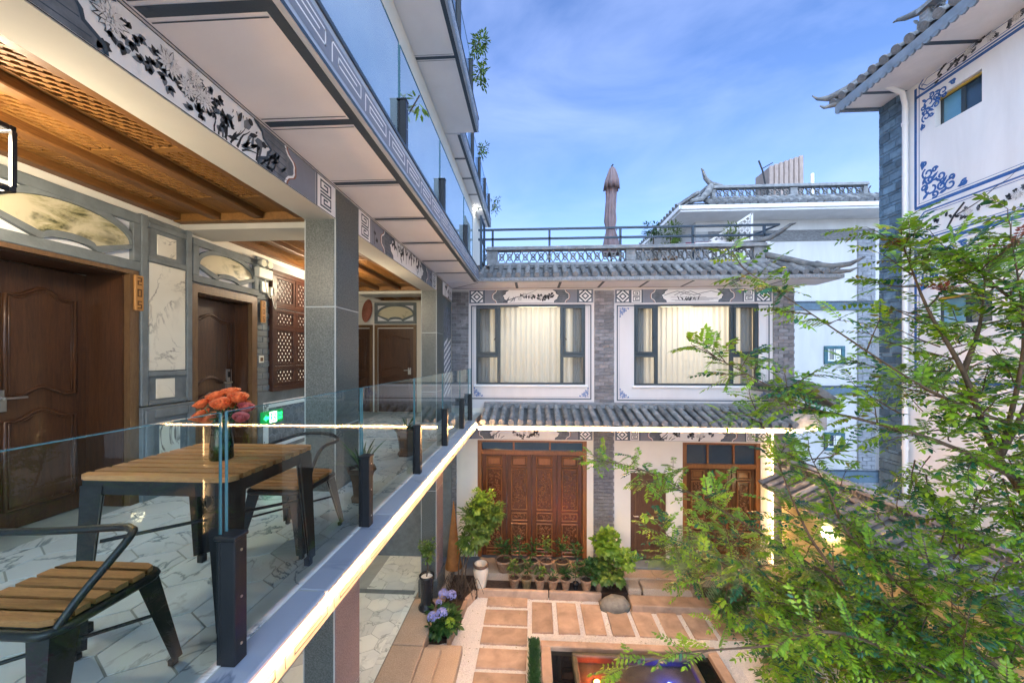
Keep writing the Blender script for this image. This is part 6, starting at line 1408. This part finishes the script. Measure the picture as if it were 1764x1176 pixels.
# roof-top plants
for k, (x, y, z, r, n, mt_, lb) in enumerate(((3.45, 9.4, 4.35, .33, 420, m_leafm, 'yellowish leafy plant behind the terrace railing'), (3.1, 9.6, 4.55, .26, 240, m_leafd, 'dark airy plant behind the terrace railing'), (5.5, 10.5, 4.75, .28, 260, m_leafm, 'climber growing on the white trellis'))):
    g = thing('terrace_plant', lb, 'plant', (x, y, 3.5), 'plants on the roof terrace'); foliage_ball(g, (x, y, z), r, n, .10, .035, mt_, 200 + k, 'foliage', .4); b = MB(); b.tube([(x, y, 3.5), (x, y, z)], .015, 5); b.build('stem', m_bark, g)
    b = MB(); b.lathe(pot_profile('terra', .18, .3), (x, y, 3.5), 14); b.build('pot', m_terra, g)
for k, (x, y, z, r, n, lb) in enumerate(((-1.0, 7.0, 7.25, .30, 170, 'leafy sprig hanging over the topmost railing, upper of the pair'), (-.98, 7.05, 6.72, .24, 120, 'leafy sprig hanging over the topmost railing, lower of the pair'), (-1.35, 10.0, 6.95, .26, 110, 'thin frond plant poking over the far top railing'), (-1.30, 13.2, 6.75, .36, 160, 'small bushy plant at the end of the far top railing'), (-1.20, 3.88, 4.0, .14, 16, 'little yellow-green sprig against the sky-reflecting railing'))):
    g = thing('hanging_plant', lb, 'plant', (x, y, z), 'plants on the upper balconies'); foliage_ball(g, (x, y, z), r, n, .10 if k < 4 else .13, .035, m_leafm if k < 4 else m_leafy, 300 + k, 'foliage', .2, (.5, 1, 1)); b = MB(); b.tube([(x - .12, y, z - .1), (x, y, z + .1)], .008, 5); b.build('stem', m_bark, g)

# ================================================================ the big pinnate-leaved tree in the foreground
tree = thing('courtyard_tree', 'large pinnate-leaved tree spreading across the right foreground', 'tree', (4.75, 3.2, -3.75))
BR = [[(4.75, 3.2, -3.75), (4.7, 3.15, -2.5), (4.5, 3.05, -1.3), (4.05, 2.95, -0.3), (3.42, 2.89, 0.56), (3.04, 2.77, 1.2), (2.79, 2.76, 1.65), (2.63, 2.75, 2.06)],
[(4.2, 3.0, -.05), (3.71, 2.9, 0.69), (3.47, 2.79, 0.79), (2.79, 2.76, 1.08), (2.05, 2.82, 1.62), (1.65, 2.89, 1.94)],
[(4.3, 3.0, -.5), (3.71, 2.9, 0.26), (2.96, 2.76, 0.67), (2.44, 2.84, 0.84), (2.09, 2.92, 0.93), (1.75, 3.0, 1.14), (1.5, 3.09, 1.3)],
[(4.6, 3.1, -1.9), (3.77, 3.31, -1.4), (3.12, 3.57, -0.97), (2.34, 3.73, -0.48), (1.75, 3.9, -0.16), (1.22, 4.07, 0.08), (0.86, 4.15, 0.14)],
[(4.6, 3.1, -1.9), (3.27, 2.98, -1.19), (2.35, 2.93, -0.79), (1.82, 2.9, -0.88), (1.16, 2.87, -0.94), (0.81, 2.85, -1.03)],
[(4.6, 3.1, -1.9), (3.24, 3.38, -1.24), (2.53, 3.34, -0.43), (2.35, 3.43, -0.02), (2.15, 3.42, 0.5), (2.05, 3.52, 0.85)],
[(3.42, 2.89, 0.56), (3.47, 2.69, 1.36), (2.96, 2.56, 1.81), (2.73, 2.55, 1.97)],
[(3.42, 2.89, 0.56), (3.2, 2.58, 1.36), (3.0, 2.47, 2.01)],
[(3.04, 2.77, 1.2), (3.16, 2.78, 1.53), (3.2, 2.78, 1.9)],
[(4.6, 3.1, -1.9), (3.33, 3.29, -0.82), (2.7, 3.25, -0.23), (2.5, 3.24, 0.16), (2.43, 3.34, 0.42)],
[(4.6, 3.1, -1.9), (3.2, 3.9, -1.5), (2.6, 4.1, -1.2), (1.9, 4.3, -.9), (1.5, 4.4, -.75)],
[(4.05, 2.95, -0.3), (4.0, 2.9, .4), (4.0, 2.9, 1.2), (3.9, 2.85, 1.9)]]
rg = random.Random(2024); foliage = MB(); tips = MB()
def frond(p, dr, ln, n, lf, B=None):
    """one pinnate leaf: rachis with paired leaflets"""
    B = B or foliage; dr = dr.normalized(); s = dr.cross(V(0, 0, 1)); s = s.normalized() if s.length > .1 else dr.orthogonal().normalized(); nrm = s.cross(dr)
    roll = rg.uniform(-.6, .6); s = s * math.cos(roll) + nrm * math.sin(roll); pts = []
    for i in range(n + 1): t = i / n; pts.append(p + dr * ln * t - V(0, 0, .22 * ln * t * t))
    B.tube([pts[0], pts[n // 2], pts[-1]], [.0022, .0018, .001], 3, 1, True, False); fm = rg.choice((0, 0, 0, 2, 2, 4))
    for i in range(1, n + 1):
        dv = (pts[i] - pts[i - 1]).normalized(); L = lf * (1.0 - .35 * abs(i / n - .55)) * rg.uniform(.62, 1.18)
        for sg in (-1, 1): leafquad(B, pts[i], dv * .55 + s * sg + V(0, 0, rg.uniform(-.35, .1)), L, L * .46, nrm if nrm.z > 0 else -nrm, .2, fm if rg.random() < .82 else rg.choice((0, 2, 3, 4)))
    leafquad(B, pts[-1], pts[-1] - pts[-2], lf, lf * .46, m=fm)
def twig(p, dr, ln, nf, lf, B=None, wood=None):
    dr = dr.normalized(); pts = [p]
    for i in range(4): dr = (dr + V(rg.uniform(-.2, .2), rg.uniform(-.2, .2), rg.uniform(-.12, .18))).normalized(); pts.append(pts[-1] + dr * ln / 4)
    twigs.tube(pts, [.006, .005, .004, .003, .002], 4, 0, True, False)
    for k in range(nf):
        t = (k + 1) / nf * 4; i0 = min(int(t), 3); q = pts[i0] + (pts[i0 + 1] - pts[i0]) * (t - i0); dd = rdir(rg, -.35, .6) * .9 + (pts[i0 + 1] - pts[i0]).normalized() * .7
        frond(q, dd, rg.uniform(.16, .27), rg.randint(6, 9), lf * rg.uniform(.8, 1.15), B)
twigs = MB()
for bi, br in enumerate(BR):
    pts = smooth(br, 6); k = len(pts); r0 = .045 if bi == 0 else .019
    b = MB(); b.tube(pts, [max(.004, r0 * (1 - .93 * i / (k - 1))) for i in range(k)], 8); b.build('trunk' if bi == 0 else 'branch', m_bark, tree)
    i0 = 14 if bi == 0 else 4
    for i in range(i0, k):
        q = Vector(pts[i]); dv = (Vector(pts[min(i + 1, k - 1)]) - Vector(pts[i - 1])).normalized(); far = i / k
        if bi == 4 and far > .6 and i % 2: continue
        frond(q, dv * .4 + rdir(rg, -.4, .6), rg.uniform(.18, .28), rg.randint(5, 8), .058)
        if rg.random() < (.3 if bi == 4 and far > .5 else .75): twig(q, dv * .6 + rdir(rg, -.5, .6) * .9, rg.uniform(.15, .34), rg.randint(4, 6), .057, tips if (bi in (6, 7, 8) and far > .8) else None)
    twig(Vector(pts[-1]), Vector(pts[-1]) - Vector(pts[-3]), .22, 5, .057)
for c, rad, n in (((3.6, 3.2, .81), .72, 36), ((3.45, 3.2, -.55), .6, 60), ((2.75, 3.6, -1.25), .55, 56), ((2.16, 4.12, -.85), .5, 32), ((3.45, 2.99, 1.45), .45, 18), ((2.6, 3.2, -1.35), .42, 20), ((3.3, 3.0, -1.25), .6, 60), ((3.75, 3.0, .1), .5, 26)):
    for k in range(n):
        d0 = rdir(rg); q = Vector(c) + d0 * rad * rg.uniform(.3, 1) ; twig(q, d0 + rdir(rg) * .7 + V(-.3, -.1, .1), rg.uniform(.22, .42), rg.randint(5, 7), .058)
foliage.build('crown', [m_leaf, m_bark, m_leaft, m_leafo, m_leafb], tree); tag(tips.build('crown_tips', [m_leafm, m_bark, m_leaft, m_leafo, m_leafb], tree), kind='stuff')
rt = MB()
for p in ((2.64, 2.74, 2.08), (3.05, 2.5, 2.0), (2.85, 2.7, 1.75)):
    for k in range(5): frond(Vector(p), rdir(rg, .0, .8) + V(-.4, 0, .2), .16, 6, .035, rt)
tag(rt.build('red_shoots', [m_redleaf, m_bark, m_redleaf, m_leafo, m_redleaf], tree), kind='stuff'); tag(twigs.build('twigs', m_bark, tree), kind='stuff')

b = MB(); rg = random.Random(55)
for k in range(130):
    p = V(rg.uniform(-1.3, 3.2), rg.uniform(5.6, 7.7), -3.705 if rg.random() < .5 else -3.735); leafquad(b, p, V(rg.uniform(-1, 1), rg.uniform(-1, 1), .1), rg.uniform(.02, .045), .014)
tag(b.build('fallen_leaves', m_leafo, None, 'scattered small fallen leaves on the courtyard paving', 'leaves'), kind='stuff')
